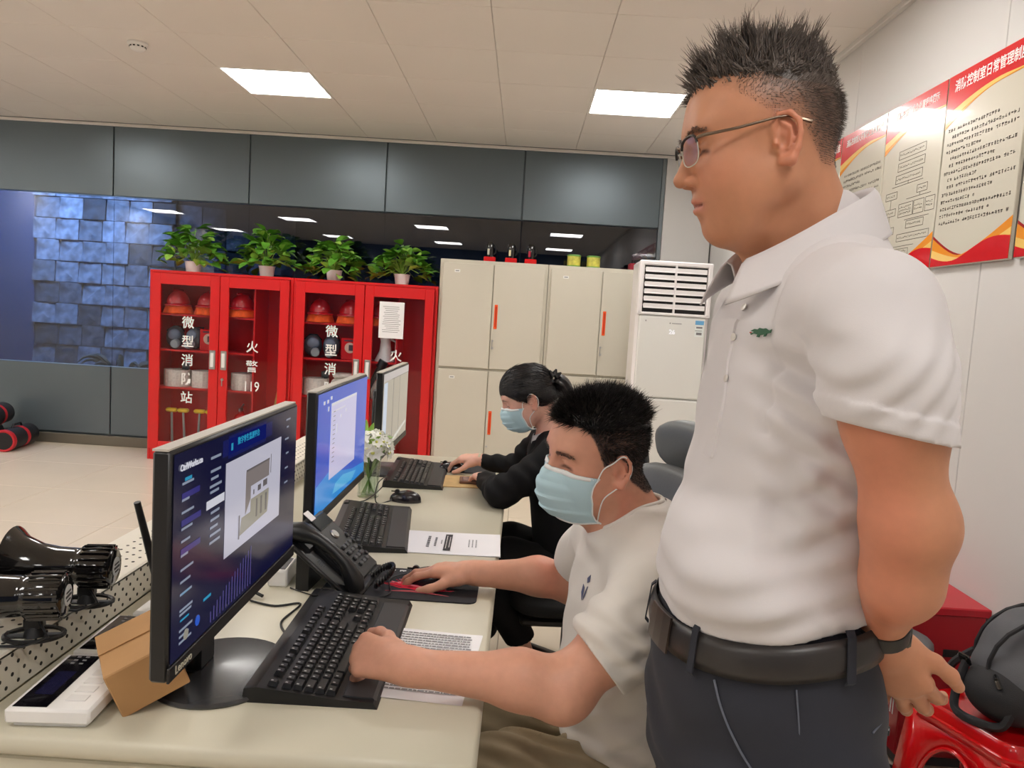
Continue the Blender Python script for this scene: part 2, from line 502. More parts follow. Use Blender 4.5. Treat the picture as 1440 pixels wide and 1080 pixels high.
# ------------------------------------------------------------------ red fire cabinets and what stands in them
M_glass_clear = glass_mat('clear_glass', (0.94, 0.95, 0.97, 1), 0.008)
M_red_in = mat('red_paint_inside', rgb(170, 18, 22), 0.4)
M_helmet = mat('helmet_red', rgb(190, 20, 28), 0.2, coat=0.5)
M_hose = mat('hose_canvas', rgb(232, 226, 214), 0.85, noise=(60, 0.12), bump=(200, 0.4, 0.002))
M_grey_rub = mat('grey_rubber', rgb(70, 74, 80), 0.5)
M_wood = mat('pale_wood', rgb(196, 150, 80), 0.55, noise=(12, 0.15))
def fire_cabinet(x, label, chars_left, chars_right):
    t = thing('fire_cabinet', label, 'cabinet', (x, 6.38, 0), 0, 'red fire equipment cabinets')
    MB().box((.6, .385, .8), (1.2, .02, 1.6)).build('back_panel', M_red_paint, t)
    for sx in (.012, 1.188):
        MB().box((sx, .2, .8), (.024, .38, 1.6), .004).build('side_panel', M_red_paint, t)
    MB().box((.6, .2, 1.588), (1.152, .38, .024), .003).build('top_panel', M_red_paint, t)
    MB().box((.6, .2, .05), (1.152, .38, .1), .003).build('plinth', M_red_paint, t)
    MB().box((.87, .21, .84), (.015, .33, 1.46)).build('divider', M_red_paint, t)
    for z in (1.235, .935, .615):
        MB().box((.443, .21, z), (.835, .32, .016)).build('shelf', M_red_paint, t)
    for k, (x0, x1, g0, g1) in enumerate(((.026, .597, .105, .52), (.603, 1.174, .675, 1.10))):
        d = MB()
        z0, z1, h0, h1 = .1, 1.575, .165, 1.485
        d.box(((x0 + g0) / 2, -.012, (z0 + z1) / 2), (g0 - x0, .024, z1 - z0), .003)
        d.box(((x1 + g1) / 2, -.012, (z0 + z1) / 2), (x1 - g1, .024, z1 - z0), .003)
        d.box(((g0 + g1) / 2, -.012, (z0 + h0) / 2), (g1 - g0, .024, h0 - z0), .003)
        d.box(((g0 + g1) / 2, -.012, (z1 + h1) / 2), (g1 - g0, .024, z1 - h1), .003)
        dr = d.build('door', M_red_paint, t)
        MB().box(((g0 + g1) / 2, -.006, (h0 + h1) / 2), (g1 - g0 + .01, .004, h1 - h0 + .01)).build('glass', M_glass_clear, dr)
        hx = .553 if k == 0 else .647
        MB().box((hx, -.03, .88), (.05, .014, .16), .004).build('handle', M_steel, dr)
        MB().box((hx, -.038, .88), (.026, .006, .12), .002).build('grip', M_white_pl, dr)
        if k == 1:
            MB().cyl((.64, -.025, .72), (.64, -.036, .72), .012, 10).box((.64, -.036, .69), (.008, .004, .05)).build('lock', M_steel, dr)
        LM = lambda cx, cz: frame((cx, -.0085, cz), (1, 0, 0), (0, 0, 1), (0, -1, 0))
        if k == 0:
            for n, ch in enumerate(chars_left):
                text('lettering', ch, .105, LM(.335, 1.17 - .157 * n), M_white_paint, dr, weight=.0013)
        else:
            for n, ch in enumerate(chars_right):
                text('lettering', ch, .105 if len(ch) == 1 else .118, LM(.878, 1.0 - .165 * n), M_white_paint, dr, weight=.0008, sx=1 if len(ch) == 1 else .8)
    return t
XC1, XC2 = -3.13, -1.928
fire_cabinet(XC1, 'tall red glass-doored fire cabinet at the left, beside the dark glass', '微型消防站', ['火', '警', '119'])
fire_cabinet(XC2, 'tall red glass-doored fire cabinet beside the grey lockers', '微型消防站', ['火', '警', '119'])

def helmet():
    t = thing('fire_helmet', 'x', 'helmet', (0, 0, 0), 0, 'red fire helmets in the cabinets')
    def dome(u, v):
        a = 2 * math.pi * u; th = v * math.pi * .5
        r = math.cos(th)
        return (.105 * r * math.cos(a), .125 * r * math.sin(a), .085 + .125 * math.sin(th))
    MB().grid(dome, 24, 8, close_u=True).build('shell', M_helmet, t, 60)
    def brim(u, v):
        a = 2 * math.pi * u
        k = 1 + .22 * v
        return (.105 * k * math.cos(a), .125 * k * math.sin(a), .09 - .02 * v)
    MB().grid(brim, 24, 2, close_u=True).build('brim', M_helmet, t, 60, solid=.004)
    MB().box((0, 0, .207), (.016, .2, .02), .006).build('crest', M_helmet, t)
    def cape(u, v):
        a = 2 * math.pi * u
        w = 1 + .2 * v + .07 * v * math.sin(a * 7) + .05 * v * math.sin(a * 4 + 1)
        return (.105 * w * math.cos(a), .12 * w * math.sin(a), .085 - .083 * v + .012 * math.sin(a * 5) * v * (1 - v))
    MB().grid(cape, 48, 6, close_u=True).build('neck_cape', M_orange_cloth, t, 60, solid=.003)
    MB().lathe([(.0, .02), (.05, .02), (.05, .06), (0, .06)], 12).build('liner', M_black, t)
    return t
h0 = helmet()
h0.scale = (.9, .9, .95)
h0.location = (XC1 + .18, 6.53, 1.2435)
h0['label'] = 'leftmost red helmet with orange neck cape in the left red cabinet'
dup(h0, (XC1 + .44, 6.53, 1.2435), 20, 'second red helmet from the left in the left red cabinet, cape hanging over the shelf')
dup(h0, (XC1 + .73, 6.53, 1.2435), -15, 'red helmet behind the right door of the left red cabinet')
dup(h0, (XC2 + .19, 6.53, 1.2435), 8, 'leftmost red helmet in the red cabinet next to the lockers')
dup(h0, (XC2 + .45, 6.53, 1.2435), 40, 'second red helmet in the red cabinet next to the lockers')
dup(h0, (XC2 + .735, 6.53, 1.2435), -30, 'red helmet half hidden by the white notice on the cabinet door')

def respirator(loc, rz, label):
    t = thing('respirator', label, 'gas mask', loc, rz, 'gas masks in the cabinets')
    MB().sphere((0, 0, .1), (.075, .06, .095), 16, 10).build('face_piece', M_grey_rub, t, 60)
    MB().sphere((0, -.035, .12), (.055, .04, .05), 14, 8).build('visor', mat('visor', rgb(120, 132, 150), 0.1), t, 60)
    MB().cyl((.02, -.05, .05), (.02, -.1, .045), .036, 14).cyl((.02, -.1, .045), (.02, -.112, .044), .03, 14).build('filter', mat('filter_grey', rgb(150, 155, 160), .4), t, 40)
    MB().tube([(-.07, .0, .15), (-.03, .06, .19), (.03, .06, .19), (.07, 0, .15)], .006, 6).build('strap', M_black, t)
    return t
respirator((XC1 + .16, 6.53, .9435), 10, 'grey gas mask at the left of the middle shelf, left red cabinet')
respirator((XC1 + .33, 6.53, .9435), -25, 'grey gas mask behind the white lettering, left red cabinet')
respirator((XC2 + .14, 6.53, .9435), 15, 'dark gas mask at the left of the middle shelf, red cabinet next to the lockers')
respirator((XC2 + .3, 6.53, .9435), -10, 'dark gas mask with round filter beside the red box, cabinet next to the lockers')
def mask_box(loc, label):
    t = thing('mask_box', label, 'box', loc, 0, 'red carton boxes in the cabinets')
    MB().box((0, 0, .09), (.15, .1, .18), .003).build('carton', M_red_plastic, t)
    MB().cyl((.0, -.0505, .1), (.0, -.0515, .1), .045, 18).build('round_print', mat('box_print', rgb(225, 190, 170), .6), t)
    MB().box((0.01, -.0525, .1), (.04, .001, .05)).box((0, -.0512, .16), (.1, .001, .012)).build('dark_print', mat('box_print_dark', rgb(60, 50, 60), .6), t)
mask_box((XC1 + .47, 6.52, .9435), 'red carton with a round print in the left red cabinet')
mask_box((XC2 + .47, 6.52, .9435), 'red carton with a round print in the cabinet next to the lockers')
def hose_roll(loc, label, w=.2, h=.14):
    t = thing('hose_roll', label, 'fire hose', loc, 0, 'rolled white fire hoses')
    mb = MB()
    n = 90
    rr = [(.03 + .075 * k / n, 2 * math.pi * 4.5 * k / n) for k in range(n + 1)]
    for k in range(n):
        (r1, a1), (r2, a2) = rr[k], rr[k + 1]
        for s in (0,):
            p = [(r1 * math.cos(a1) * w / .2, r1 * math.sin(a1)), (r2 * math.cos(a2) * w / .2, r2 * math.sin(a2)),
                 ((r2 + .012) * math.cos(a2) * w / .2, (r2 + .012) * math.sin(a2)), ((r1 + .012) * math.cos(a1) * w / .2, (r1 + .012) * math.sin(a1))]
            mb.add([(x, y, 0) for x, y in p] + [(x, y, h) for x, y in p], [(0, 1, 5, 4), (2, 3, 7, 6), (4, 5, 6, 7), (3, 2, 1, 0)])
    mb.build('coil', M_hose, t)
    MB().lathe([(.0, 0), (.028, 0), (.028, .02), (.034, .02), (.034, .05), (.024, .05), (.024, .06), (0, .06)], 16, M=T(.05, -.02, h + .034) @ RZ(20) @ RY(90)).build('coupling', M_grey_rub, t, 40)
hose_roll((XC1 + .17, 6.56, .6235), 'white rolled fire hose at the left of the lower shelf, left red cabinet')
hose_roll((XC1 + .4, 6.56, .6235), 'white rolled fire hose beside the door edge, left red cabinet', .19)
hose_roll((XC1 + .74, 6.56, .6235), 'white rolled fire hose behind the right door, left red cabinet', .18)
hose_roll((XC2 + .17, 6.56, .6235), 'white rolled fire hose with coupling, cabinet next to the lockers')
t = thing('folded_towel', 'folded off-white cloth on the lower shelf, cabinet next to the lockers', 'cloth', (XC2 + .42, 6.55, .6235))
for k in range(4):
    MB().box((.004 * (k % 2), 0, .025 + .05 * k), (.22 - .01 * k, .16, .046), .018).build('fold', M_hose, t, 50)
hose_roll((XC2 + .74, 6.56, .6235), 'white rolled fire hose behind the right door, cabinet next to the lockers', .18)
def hammer(loc, label, lean=0):
    t = thing('hammer', label, 'hammer', loc, 0, 'yellow-headed tools at the cabinet bottom')
    MB().cyl((0, 0, 0), (lean, 0, .3), .011, 8, .01).build('shaft', mat('tool_shaft', rgb(150, 150, 145), .4), t, 40)
    MB().box((lean, 0, .315), (.095, .05, .035), .012).build('head', M_yellow, t, 40)
for k, xo in enumerate((.155, .265, .375, .475)):
    hammer((XC1 + xo, 6.52, .1), ['leftmost', 'second', 'third', 'fourth'][k] + ' yellow-headed tool at the bottom of the left red cabinet', (-.01, -.02, .012, .01)[k])
hammer((XC2 + .15, 6.52, .1), 'yellow-headed tool at the bottom of the cabinet next to the lockers', .01)
t = thing('extinguisher_bottle', 'small red extinguisher with yellow band behind the monitor, left red cabinet', 'extinguisher', (XC1 + .74, 6.54, .1))
MB().lathe([(0, 0), (.06, 0), (.062, .01), (.062, .26), (.05, .3), (.022, .32), (.022, .335), (0, .335)], 20).build('bottle', M_red_plastic, t, 40)
MB().lathe([(.0625, .16), (.0635, .165), (.0635, .22), (.0625, .225)], 20, cap=False).build('band', M_yellow, t, 40)
MB().box((0, -.01, .35), (.02, .07, .03), .006).cyl((0, -.02, .36), (0, .05, .39), .008, 8).build('valve', M_steel, t)
t = thing('wooden_pole', 'pale wooden pole leaning in the left red cabinet', 'pole', (XC1 + .98, 6.5, .1))
MB().tube([(0, 0, 0), (.11, .03, .68)], [.02, .018], 10).build('shaft', M_wood, t, 40)
t = thing('loudhailer', 'white loudhailer standing upright in the cabinet next to the lockers', 'megaphone', (XC2 + .76, 6.53, .9435))
MB().lathe([(0, 0), (.085, 0), (.087, .008), (.05, .09), (.042, .17), (.05, .2), (.05, .23), (0, .232)], 20).build('horn', M_white_pl, t, 40)
MB().tube([(.04, 0, .08), (.09, 0, .09), (.09, 0, .17), (.045, 0, .19)], .01, 8).build('handle', M_white_pl, t, 40)
t = thing('spray_gun', 'dark hose nozzle with trigger behind the far monitor, cabinet next to the lockers', 'nozzle', (XC2 + .62, 6.44, .6235))
MB().tube([(0.0, 0, .02), (.06, 0, .16), (.12, 0, .27)], [.016, .02, .03], 10).cyl((.12, 0, .27), (.15, 0, .33), .042, 12).build('barrel', M_black, t, 40)
# notice taped to the right door of the second cabinet
t = thing('paper_notice', 'white paper notice taped on the right red cabinet door', 'notice', (XC2 + .83, 6.354, 1.3))
MB().box((0, 0, 0), (.205, .002, .3)).build('sheet', M_paper, t)
mb = MB()
for k in range(14):
    mb.box((random.uniform(-.01, .01), -.0012, .11 - .016 * k), (random.uniform(.1, .16), .0005, .004))
mb.build('print', M_ink_soft, t)

# ------------------------------------------------------------------ pot plants on the cabinets
M_leaf = mat('leaf_green', rgb(92, 150, 46), 0.42, noise=(25, 0.35), spec=0.5)
M_leaf2 = mat('leaf_light', rgb(150, 195, 80), 0.42, noise=(25, 0.25))
def leaf_mesh(m, l=.1, w=.062):
    prof = [0, .55, .95, 1, .85, .55, .0]
    vs, fs = [], []
    n = len(prof)
    for i, p in enumerate(prof):
        y = l * i / (n - 1)
        z = .18 * y - 1.9 * y * y
        vs += [(-w / 2 * p, y, z + .012 * p), (0, y, z), (w / 2 * p, y, z + .012 * p)]
    for i in range(n - 1):
        a = i * 3
        fs += [(a, a + 1, a + 4, a + 3), (a + 1, a + 2, a + 5, a + 4)]
    return MB().add(vs, fs).mesh('leaf', m, 179)
leafs = [leaf_mesh(M_leaf, .115, .075), leaf_mesh(M_leaf, .135, .082), leaf_mesh(M_leaf2, .1, .065)]
def pot_plant(loc, seed, label, spread=.24, hgt=.24, pot=True):
    rn = random.Random(seed)
    t = thing('pot_plant', label, 'potted plant', loc, 0, 'green pot plants on the red cabinets')
    MB().lathe([(0, 0), (.055, 0), (.066, .08), (.07, .09), (.064, .09), (.06, .075), (0, .075)], 20).build('pot', M_white_pl, t, 40)
    st = MB()
    for k in range(120):
        a = rn.uniform(0, 2 * math.pi); e = rn.random() ** .7
        r_ = spread * e * rn.uniform(.75, 1.0)
        z = .1 + hgt * (1 - e ** 2) * rn.uniform(.6, 1.05) - .03 * e + (rn.uniform(-.06, .04) if e > .7 else 0)
        x, y = r_ * math.cos(a), r_ * math.sin(a) * .7
        z = max(z, .03)
        if k % 3 == 0: st.tube([(0, 0, .08), (x * .5, y * .5, .08 + z * .55), (x, y, z)], .003, 4)
        o = put('leaf', leafs[rn.choice((0, 0, 1, 1, 2))], t, T(x, y, z) @ RZ(math.degrees(a) - 90 + rn.uniform(-50, 50)) @ RX(rn.uniform(-35, 40)) @ RY(rn.uniform(-30, 30)))
    st.build('stems', M_leaf2, t)
pot_plant((-2.845, 6.56, 1.6), 1, 'bushy green pot plant, leftmost on the red cabinets', .25, .27)
pot_plant((-2.22, 6.58, 1.6), 2, 'green pot plant with upright leaves, second from left on the red cabinets', .25, .28)
pot_plant((-1.64, 6.56, 1.6), 3, 'round green pot plant, third from left on the red cabinets', .23, .24)
pot_plant((-1.06, 6.56, 1.6), 4, 'green pot plant nearest the grey lockers', .24, .23)

# ------------------------------------------------------------------ beige steel lockers
def locker(x, label):
    t = thing('locker', label, 'locker', (x, 6.38, 0), 0, 'beige steel lockers')
    MB().box((.447, .215, .92), (.894, .37, 1.83), .004).build('body', M_beige, t)
    M_dl = mat('label_white', rgb(240, 240, 236), .5)
    for (z0, z1) in ((.06, .925), (.945, 1.805)):
        for k, (x0, x1) in enumerate(((.025, .444), (.450, .869))):
            d = MB().box(((x0 + x1) / 2, .018, (z0 + z1) / 2), (x1 - x0, .028, z1 - z0), .004).build('door', M_beige, t)
            if k == 1:
                hz = (z0 + z1) / 2 + .005 if z0 > .5 else (z0 + z1) / 2
                MB().box((x0 + .032, .002, hz), (.026, .006, .2), .002).build('handle', M_orange, d)
                MB().box((x0 + .032, -.0015, hz), (.012, .002, .17)).build('handle_recess', mat('orange_dark', rgb(200, 55, 10), .5), d)
                MB().cyl((x0 + .016, .004, hz - .2), (x0 + .016, -.006, hz - .2), .009, 10).build('lock', M_steel, d)
                if z0 > .5:
                    MB().box((x0 + .014, -.007, hz - .23), (.006, .002, .05)).box((x0 + .018, -.008, hz - .26), (.018, .002, .02)).build('key', M_steel, d)
            else:
                MB().box((x0 + .12, .0035, z1 - .065), (.045, .002, .022)).build('name_label', M_dl, d)
                MB().box((x0 + .12, .0022, z1 - .065), (.03, .001, .008)).build('label_print', M_ink_soft, d)
locker(-.722, 'beige steel double-door locker next to the red cabinet')
locker(.175, 'beige steel double-door locker beside the white air conditioner')

def hand_lamp(loc, label, mcol):
    t = thing('hand_lamp', label, 'lamp', loc, 0, 'small lamps on the locker top')
    MB().box((0, 0, .022), (.1, .08, .044), .006).build('base', M_red_plastic, t)
    MB().lathe([(0, .044), (.03, .044), (.034, .1), (.03, .15), (.018, .168), (0, .17)], 16).build('body', M_black_gloss, t, 40)
    MB().tube([(.02, 0, .06), (.045, 0, .08), (.05, 0, .12), (.03, 0, .155), (.0, 0, .17)], .006, 6).build('handle', M_black, t, 40)
    MB().box((-.012, -.032, .085), (.018, .006, .05), .002).build('stripe', mcol, t)
M_silver = mat('silver_label', rgb(200, 196, 180), .3)
hand_lamp((-.325, 6.55, 1.835), 'black lamp on red base, leftmost on the locker top', M_silver)
hand_lamp((-.145, 6.55, 1.835), 'black lamp with pale stripe on red base, middle on the locker top', mat('pale_stripe', rgb(230, 215, 170), .4))
hand_lamp((.02, 6.55, 1.835), 'black lamp with red stripe on red base, right of three on the locker top', mat('red_stripe', rgb(180, 30, 60), .4))
M_tin = mat('tin_print', rgb(214, 206, 90), .3, noise=(18, .35))
M_tin2 = mat('tin_green', rgb(110, 170, 70), .35)
for xx, lab in ((.385, 'yellow-green tin, left of the two on the locker top'), (.55, 'yellow-green tin, right of the two on the locker top')):
    t = thing('tin_can', lab, 'tin', (xx, 6.56, 1.835), 0, 'yellow-green tins')
    MB().lathe([(0, 0), (.056, 0), (.056, .098), (0, .098)], 24).build('can', M_tin, t, 40)
    MB().lathe([(.057, .0), (.059, .002), (.059, .012), (.057, .014)], 24, cap=False).lathe([(.0, .104), (.05, .104), (.059, .1), (.059, .09), (.057, .09)], 24, cap=False).build('rim', M_tin2, t, 40)
t = thing('tool_case', 'small red and black case at the end of the locker top', 'case', (.93, 6.56, 1.835))
MB().box((0, 0, .03), (.16, .12, .06), .006).build('case', mat('case_red', rgb(150, 25, 45), .4), t)
MB().box((0.01, -.061, .035), (.1, .004, .03), .002).box((0, 0, .075), (.09, .05, .03), .008).build('black_insert', M_black, t)

# ------------------------------------------------------------------ floor-standing air conditioner
M_ac = mat('ac_white', rgb(240, 236, 236), 0.3, coat=0.2)
M_ac_panel = mat('ac_panel', rgb(234, 234, 230), 0.16, coat=0.5)
t = thing('air_conditioner', 'white floor-standing air conditioner with louvred top beside the lockers', 'air conditioner', (1.075, 5.62, 0))
MB().box((0, .19, .93), (.53, .32, 1.86), .02).build('body', M_ac, t, 30)
mb = MB()
mb.box((-.247, .015, 1.655), (.035, .05, .37), .008).box((.247, .015, 1.655), (.035, .05, .37), .008)
mb.box((0, .015, 1.842), (.53, .05, .035), .008).box((0, .015, 1.478), (.53, .05, .02), .004)
mb.build('grille_frame', M_ac, t, 30)
MB().box((0, .03, 1.66), (.47, .012, .35)).build('grille_back', M_black, t)
for k in range(6):
    for sx in (-1, 1):
        MB().box((0, 0, 0), (.218, .042, .008), .003, M=T(sx * .114, .006, 1.79 - .052 * k) @ RX(38)).box((0, -.004, 0), (.218, .006, .03), .002, M=T(sx * .114, .0, 1.796 - .052 * k)).build('louver', M_ac, t)
MB().box((0, .005, 1.655), (.014, .03, .35), .003).build('grille_mullion', M_ac, t)
MB().box((0, .012, 1.165), (.49, .04, .6), .012).build('upper_panel', M_ac_panel, t, 30)
MB().box((0, .012, .44), (.49, .04, .84), .012).build('lower_panel', M_ac_panel, t, 30)
MB().box((0, .03, .015), (.5, .06, .03)).build('foot', M_black, t)
fr = lambda x, z: frame((x, -.0083, z), (1, 0, 0), (0, 0, 1), (0, -1, 0))
st = MB().box((.195, -.0086, 1.43), (.062, .001, .03)).build('energy_sticker', mat('sticker_blue', rgb(110, 175, 220), .5), t)
MB().box((.195, -.0086, 1.37), (.062, .001, .085)).build('rating_sticker', mat('sticker_white', rgb(232, 238, 236), .5), t)
MB().box((.195, -.0092, 1.395), (.045, .001, .012)).box((.195, -.0092, 1.35), (.04, .001, .018)).box((.19, -.0092, 1.372), (.05, .001, .004)).build('sticker_print', M_ink_soft, t)
MB().box((-.195, -.0086, 1.425), (.032, .001, .03)).build('corner_label', mat('label_pale', rgb(225, 225, 222), .5), t)
MB().box((-.195, -.0092, 1.425), (.008, .001, .01)).box((-.018, -.0086, 1.415), (.008, .001, .009)).box((.03, -.0086, 1.414), (.07, .001, .005)).build('maker_mark', M_ink_soft, t)
M_led = mat('white_led', (.85, .9, 1, 1), .5, emit=.9)
text('display_digits', '26', .045, fr(.0, 1.35), M_led, t)

# ------------------------------------------------------------------ rolled bags on the floor at far left
M_bagblack = mat('bag_black', rgb(26, 24, 26), .6, bump=(60, .3, .003))
M_bagred = mat('bag_red', rgb(190, 28, 40), .55)
for (x, y, z, rz, lab) in ((-4.62, 6.5, .098, 12, 'black roll bag with red rim, lower left of the pile on the floor'),
                           (-4.33, 6.52, .092, 8, 'black roll bag, lower right of the pile on the floor'),
                           (-4.52, 6.5, .27, 14, 'black roll bag with red rim on top of the pile')):
    t = thing('roll_bag', lab, 'bag', (x, y, z), rz, 'black and red roll bags')
    r_ = .092
    MB().lathe([(0, -.22), (r_ * .85, -.22), (r_, -.2), (r_, .2), (r_ * .85, .22), (0, .22)], 24, M=RX(90)).build('roll', M_bagblack, t, 40)
    MB().lathe([(r_ * .8, .222), (r_ * .96, .226), (r_ * 1.04, .21), (r_ * 1.02, .19)], 24, M=RX(90), cap=False).lathe([(r_ * 1.01, -.05), (r_ * 1.03, -.04), (r_ * 1.03, -.01), (r_ * 1.01, 0)], 24, M=RX(90), cap=False).build('rim', M_bagred, t, 40)
    MB().tube([(0, -.08, r_), (0, -.06, r_ + .025), (0, .06, r_ + .025), (0, .08, r_)], .008, 6).build('carry_handle', M_bagblack, t, 40)
# ------------------------------------------------------------------ desk
DX0, DX1, DY0, DY1 = -.80, -.03, 1.065, 3.44
desk = thing('control_desk', 'long cream control-room desk with perforated rear riser', 'desk', (-.42, 2.25, 0))
def dk(mb): return mb
DM = T(.42, -2.25, 0)     # desk parts are written in room coordinates
MB(DM).box(((DX0 + DX1) / 2, (DY0 + DY1) / 2, DESK - .0175), (DX1 - DX0, DY1 - DY0, .035), .009).build('desktop', M_desk, desk, 60)
for y in (DY0 + .03, 1.9, 2.5, DY1 - .03):
    MB(DM).box((-.44, y, .355), (.64, .03, .71), .003).build('end_panel', M_desk, desk)
MB(DM).box((-.775, 2.25, .355), (.02, 2.3, .71), .003).build('back_panel', M_desk, desk)
MB(DM).box((-.44, DY0 + .022, .68), (.7, .02, .06), .003).build('apron', M_desk, desk)
M_perf = mat('perforated_steel', rgb(222, 216, 202), 0.4)
MB(DM).box((-.803, (DY0 + DY1) / 2, DESK + .033), (.012, DY1 - DY0, .074), .003).build('riser_panel', M_perf, desk)
MB(DM).box((-.868, (DY0 + DY1) / 2, DESK + .066), (.142, DY1 - DY0, .01), .003).build('riser_ledge', M_perf, desk)
MB(DM).box((-.933, (DY0 + DY1) / 2, .41), (.012, DY1 - DY0, .82), .003).build('rear_skirt', M_desk, desk)
hole = MB(DM)
n = int((DY1 - DY0) / .03)
for r_ in range(4):
    for k in range(n):
        y = DY0 + .02 + .03 * k + (.015 if r_ % 2 else 0)
        hole.cyl((-.7975, y, DESK + .011 + .0165 * r_), (-.7965, y, DESK + .011 + .0165 * r_), .0036, 8)
for r_ in range(4):
    for k in range(n):
        y = DY0 + .02 + .03 * k + (.015 if r_ % 2 else 0)
        hole.cyl((-.822 - .022 * r_, y, DESK + .0705), (-.822 - .022 * r_, y, DESK + .0715), .0036, 8)
tag(hole.build('perforation', mat('hole_dark', rgb(40, 36, 32), .8), desk), kind='stuff')

# ------------------------------------------------------------------ monitors
def emis(name, col, s):
    m = bpy.data.materials.new(name)
    m.use_nodes = True
    b = m.node_tree.nodes['Principled BSDF']
    b.inputs['Base Color'].default_value = (.004, .004, .005, 1)
    b.inputs['Roughness'].default_value = .14
    b.inputs['Specular IOR Level'].default_value = .6
    b.inputs['Emission Color'].default_value = col
    b.inputs['Emission Strength'].default_value = s
    return m
M_navy = emis('screen_navy', rgb(14, 16, 52), .8)
M_scr_grey = emis('screen_grey', rgb(200, 198, 214), .75)
M_scr_white = emis('screen_white', rgb(215, 215, 225), .8)
M_scr_blue = emis('screen_blue', rgb(40, 90, 200), .8)
M_scr_cyan = emis('screen_cyan', rgb(40, 150, 190), .8)
M_scr_vio = emis('screen_violet', rgb(52, 48, 130), .7)
M_scr_taupe = emis('screen_taupe', rgb(140, 130, 128), .7)
M_scr_dim = emis('screen_dim', rgb(110, 104, 106), .7)
M_scr_sand = emis('screen_sand', rgb(150, 145, 132), .8)
def monitor(x, y0, w, z0, z1, label, rz=0):
    """thing origin under the screen centre; the screen faces +X, local u runs along +Y"""
    t = thing('computer_monitor', label, 'monitor', (x, y0 + w / 2, DESK), rz, 'black desktop monitors')
    h = z1 - z0
    zc = (z0 + z1) / 2 - DESK
    MB().box((-.014, 0, zc), (.026, w, h), .004).build('housing', M_black, t, 40)
    MB().box((-.04, 0, zc - .02), (.04, w * .5, h * .5), .015).build('rear_cover', M_black, t, 40)
    MB().box((-.016, 0, zc + h / 2 + .001), (.022, w - .002, .003)).build('top_sheen', mat('sheen_pale', rgb(196, 190, 180), .35), t)  # light reflecting off the top edge, painted as a pale strip
    MB().box((-.075, 0, .17), (.03, .07, .32), .008).build('neck', M_black, t, 40)
    MB().box((-.055, 0, zc), (.04, .09, .07), .006).build('hinge', M_black, t, 40)
    MB().lathe([(0, .0), (.122, 0), (.125, .004), (.122, .009), (.04, .016), (0, .017)], 40, M=T(-.035, 0, 0.0) @ Matrix.Diagonal((.95, 1.05, 1, 1))).build('base', mat('base_grey_black', rgb(48, 48, 50), .22), t, 40)
    MB().box((.0005, 0, zc - h / 2 + .011), (.004, w, .022), .001).build('chin', M_black, t)
    return t, zc, h
def scr_rect(mb, w, zc, h, u0, u1, v0, v1, d=.0):
    sw, sh = w - .014, h - .03
    y = lambda u: -sw / 2 + sw * u
    z = lambda v: zc - h / 2 + .024 + sh * v
    mb.add([(d, y(u0), z(v0)), (d, y(u1), z(v0)), (d, y(u1), z(v1)), (d, y(u0), z(v1))], [(0, 1, 2, 3)])
def scr_M(w, zc, h, u, v, d=.0016):
    sw, sh = w - .014, h - .03
    return frame((d, -sw / 2 + sw * u, zc - h / 2 + .024 + sh * v), (0, 1, 0), (0, 0, 1), (1, 0, 0))
W1 = .575
t, zc, h = monitor(-.46, 1.008, W1, .874, 1.199, 'nearest black monitor showing a dark navy dashboard')
mb = MB(); scr_rect(mb, W1, zc, h, 0, 1, 0, 1, .0004); s1 = mb.build('screen', M_navy, t)
def item(name, rects, m, d=.0009, W=W1, par=None):
    mb = MB()
    for r_ in rects: scr_rect(mb, W, zc, h, *r_, d)
    return mb.build(name, m, par or s1)
item('header_glow', [(.3, .72, .88, .97), (.34, .66, .86, .985)], emis('hdr', rgb(18, 26, 96), .7), .0006)
item('drawing_panel', [(.325, .82, .31, .84)], M_scr_grey)
mb = MB()
sw, sh = W1 - .014, h - .03
py = lambda u: -sw / 2 + sw * u
pz = lambda v: zc - h / 2 + .024 + sh * v
def scr_poly(name, pts, m, d=.0013, par=s1):
    return MB().add([(d, py(u), pz(v)) for u, v in pts], [tuple(range(len(pts)))]).build(name, m, par)
scr_poly('plan_upper', [(.485, .73), (.7, .73), (.7, .63), (.53, .63), (.53, .555), (.485, .475)], M_scr_taupe)
scr_poly('plan_lower', [(.455, .475), (.7, .475), (.7, .55), (.53, .55), (.53, .475)], M_scr_sand)
scr_poly('plan_lower', [(.44, .375), (.69, .40), (.7, .475), (.455, .475)], M_scr_sand)
item('plan_edge', [(.485, .7, .73, .742), (.43, .44, .36, .5), (.71, .716, .64, .76), (.55, .56, .57, .6), (.59, .62, .575, .61), (.64, .68, .58, .62), (.58, .592, .42, .53), (.62, .635, .42, .53), (.665, .68, .42, .53)], M_scr_dim, .0017)
item('menu_highlight', [(.195, .318, .645, .69)], M_scr_white)
rn = random.Random(3)
dash = [(.215 + .01 * rn.random(), .27 + .03 * rn.random(), v, v + .014) for v in (.9, .83, .79, .75, .72, .61, .57, .53, .49, .45)]
dash += [(.045, .045 + rn.uniform(.04, .08), v, v + .012) for v in (.84, .76, .7, .62, .56, .49, .42, .36, .3, .22, .2, .12, .09, .06)]
dash += [(.86 + .02 * rn.random(), .9 + .02 * rn.random(), v, v + .012) for v in (.93, .88, .8, .7, .6, .5)]
tag(item('menu_text', dash, emis('scr_text', rgb(150, 160, 180), .7)), kind='stuff')
for q_ in ((.045, .15, .77, .8), (.045, .16, .64, .67), (.045, .16, .5, .53)): item('menu_block', [q_], M_scr_vio, .0008)
item('bar_chart', [(.24 + .022 * k, .244 + .022 * k, .02, .08 + .012 * k + .004 * (k % 3)) for k in range(15)], emis('bars', rgb(120, 110, 190), .5))
